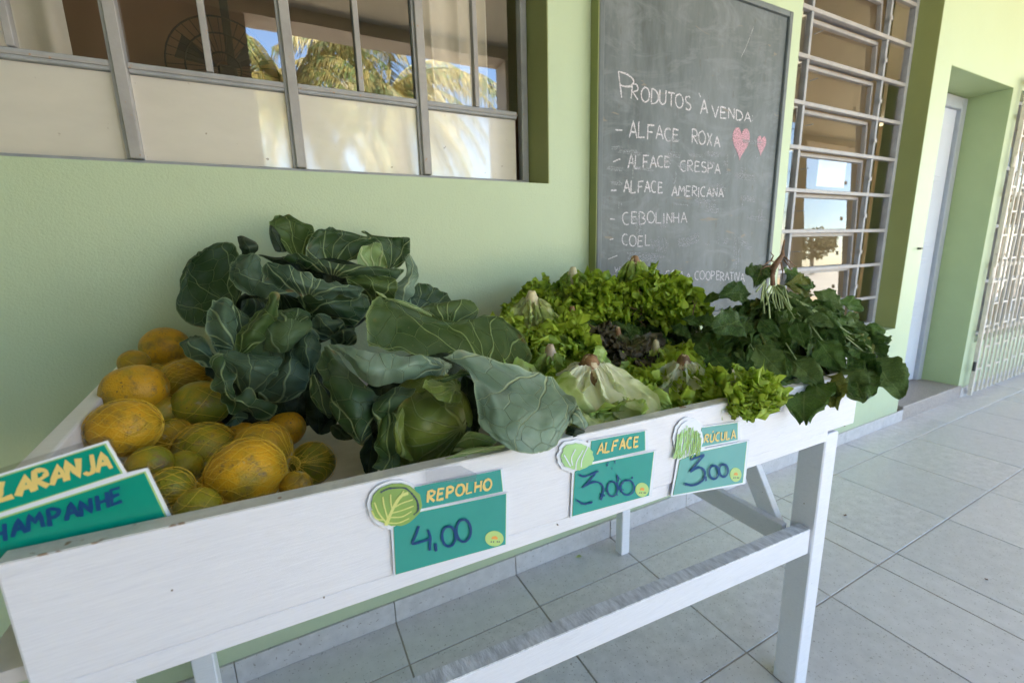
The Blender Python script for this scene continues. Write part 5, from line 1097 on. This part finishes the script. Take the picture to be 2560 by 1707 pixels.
# orange card standing inside the tray against the front board
Yc = YF+.0262
t = thing('price_card', P(150, 1300, y=Yc), 'LARANJA CHAMPANHE card standing inside the tray in front of the oranges', 'price card')
def L9(pts, lv, name, mat, th=.0004):
    y = Yc+.004-lv*.0006; MB().poly(qp(C9, y, pts), y, y+th).build(name, mat, t)
L9([(-700, 745), (1050, 200), (1240, 515), (1445, 466), (1705, 990), (1500, 1150), (-700, 1650)], 0, 'card_backing', M['white'], .001)
L9([(-680, 762), (1035, 228), (1205, 520), (-680, 1130)], 1, 'lime_border', M['lime']); L9([(-680, 1170), (1425, 500), (1655, 985), (1500, 1110), (-680, 1640)], 1, 'lime_border', M['lime'])
L9([(-670, 775), (1020, 243), (1183, 520), (-670, 1112)], 2, 'name_strip', M['tdeep']); L9([(-670, 1188), (1412, 518), (1635, 985), (1500, 1100), (-670, 1630)], 2, 'price_panel', M['tdeep'])
Yt = Yc+.004-.0019
word('LARANJA', qp(C9, Yt, [(5, 790), (1085, 468), (-5, 612), (1040, 296)]), Yt, .0044, 'lettering', M['brush'], t, jit=.4, slant=.05, wob=.02, gap=.12)
word('CHAMPANHE', qp(C9, Yt, [(-240, 1275), (1215, 795), (-255, 1105), (1190, 650)]), Yt, .0034, 'handwriting', M['ink'], t, jit=.2, wob=.05, gap=.22)
word('R', qp(C9, Yt, [(95, 1400), (150, 1390), (90, 1300), (150, 1285)]), Yt, .003, 'handwriting', M['ink'], t); ink_ = MB(); ribbon(ink_, qp(C9, Yt, [(180, 1290), (265, 1262)]), .003, Yt); ink_.build('handwriting', M['ink'], t)
lam = bpy.data.materials.new('clear_laminate'); lam.use_nodes = True; ln = lam.node_tree; ln.nodes.remove(ln.nodes['Principled BSDF'])
a_ = N(ln, 'ShaderNodeBsdfTransparent', vals={0: (.93, .93, .93, 1)}); b_ = N(ln, 'ShaderNodeBsdfGlossy', vals={1: .08}); mx_ = N(ln, 'ShaderNodeMixShader', vals={0: .09})
ln.links.new(a_.outputs[0], mx_.inputs[1]); ln.links.new(b_.outputs[0], mx_.inputs[2]); ln.links.new(mx_.outputs[0], ln.nodes['Material Output'].inputs[0])
yL = Yc+.0055; MB().poly(qp(C9, yL, [(-700, 690), (1000, 155), (1070, 165), (1265, 490), (1465, 440), (1500, 470), (1740, 1000), (1400, 1200), (-700, 1650)]), yL, yL+.0002).build('clear_laminate', lam, t)
# clear tape over the cabbage card
yy = YF-.0085
MB().poly(qp(C7, yy, [(820, 180), (1215, 150), (1400, 240), (1390, 330), (830, 340)]), yy, yy+.0002).build('clear_tape', lam, bpy.data.objects['price_card'])

# ================================================================== WHAT THE PANES REFLECT: palms, pole and trees beyond the porch
FR = simple('palm_frond', (.34, .27, .07), .5, .45, 3, 0, spots=((.12, .17, .04), 5, .52)); TK = simple('palm_trunk', (.30, .24, .18), .9, .3, 12, .8, 30)
def palm(x, y, hgt, cr_, n, label, seed):
    rn = random.Random(seed); t = thing('palm_tree', (x, y, 0), label, 'palm tree', 'palms opposite the porch')
    MB().tube([(x, y, 0), (x+.05, y, hgt*.4), (x+.02, y, hgt*.8), (x, y, hgt)], [.26, .18, .17, .22], 14).build('trunk', TK, t, smooth=True)
    for k in range(n):
        a = rn.uniform(0, 2*math.pi); e = rn.uniform(-.9, 1.1); mb = MB(); pts = []
        p = Vector((x, y, hgt)); d = Vector((math.cos(a)*math.cos(e), math.sin(a)*math.cos(e), math.sin(e)))
        for j in range(12):
            pts.append(p.copy()); p = p+d*cr_/11; d = (d+Vector((0, 0, -.17))).normalized()
        mb.tube(pts, [.03-.0022*j for j in range(12)], 4, cap=False)
        for j in range(1, 12):
            dd = (pts[j]-pts[j-1]).normalized(); sd_ = dd.cross(Vector((0, 0, 1))).normalized()
            for m_ in range(5):
                q = pts[j-1].lerp(pts[j], m_/5)
                for sg in (-1, 1):
                    L_ = .75*(1-.5*abs(j/11-.4)); tp = q+sd_*sg*L_*.45+dd*L_*.35+Vector((rn.uniform(-.06, .06), rn.uniform(-.06, .06), -L_*rn.uniform(.45, .8)))
                    mb.add([q-dd*.02, q+dd*.02, tp], [(0, 1, 2)])
        mb.build('frond', FR, t)
palm(.6, -9.3, 4.4, 3.0, 46, 'golden drooping palm facing the left half of the steel window', 1)
palm(2.9, -9.8, 4.9, 2.9, 46, 'dense golden palm facing the middle of the steel window', 2)
pl = thing('utility_pole', (12.0, -22, 0), 'pale concrete utility pole with a slanted arm across the yard', 'pole')
MB().tube([(12, -22, 0), (12, -22, 7.2)], [.16, .11], 10).build('shaft', M['column'], pl); MB().bar((12, -22, 6.6), (13.2, -22, 7.6), .06, .06).build('arm', M['column'], pl)
TL = simple('dry_tree_leaves', (.16, .13, .04), .7, .5, 3, 0); 
for i, (x, y, h_) in enumerate([(14, -26, 4.6), (19, -24, 4.2), (25, -26, 5), (32, -25, 4.4), (40, -28, 5.2), (7, -34, 4.5), (50, -26, 5)]):
    rn = random.Random(i+60); t = thing('tree', (x, y, 0), ('low tree with dry orange leaves beyond the yard', 'round dry tree second along the yard edge', 'wide dry tree third along the yard edge', 'fourth dry tree along the yard edge', 'tall dry tree far along the yard', 'distant tree behind the palms', 'farthest dry tree down the yard')[i], 'tree', 'trees across the yard')
    MB().tube([(x, y, 0), (x+.1, y, h_*.5), (x, y, h_*.8)], [.22, .14, .05], 8).build('trunk', TK, t)
    mb = MB()
    for k in range(2200):
        d = Vector((rn.gauss(0, 1), rn.gauss(0, 1), rn.gauss(0, .7))).normalized()*rn.uniform(.45, 1)**.6
        c = Vector((x+d.x*2.5, y+d.y*2.2, h_*.65+d.z*1.7+.5*noise.noise(d*2+Vector((i, 0, 0))))); s_ = .16
        a, b = Vector((rn.uniform(-s_, s_), rn.uniform(-s_, s_), rn.uniform(-s_, s_))), Vector((rn.uniform(-s_, s_), rn.uniform(-s_, s_), rn.uniform(-s_, s_)))
        mb.add([c-a, c+b, c+a, c-b], [(0, 1, 2, 3)])
    mb.build('crown', TL, t)
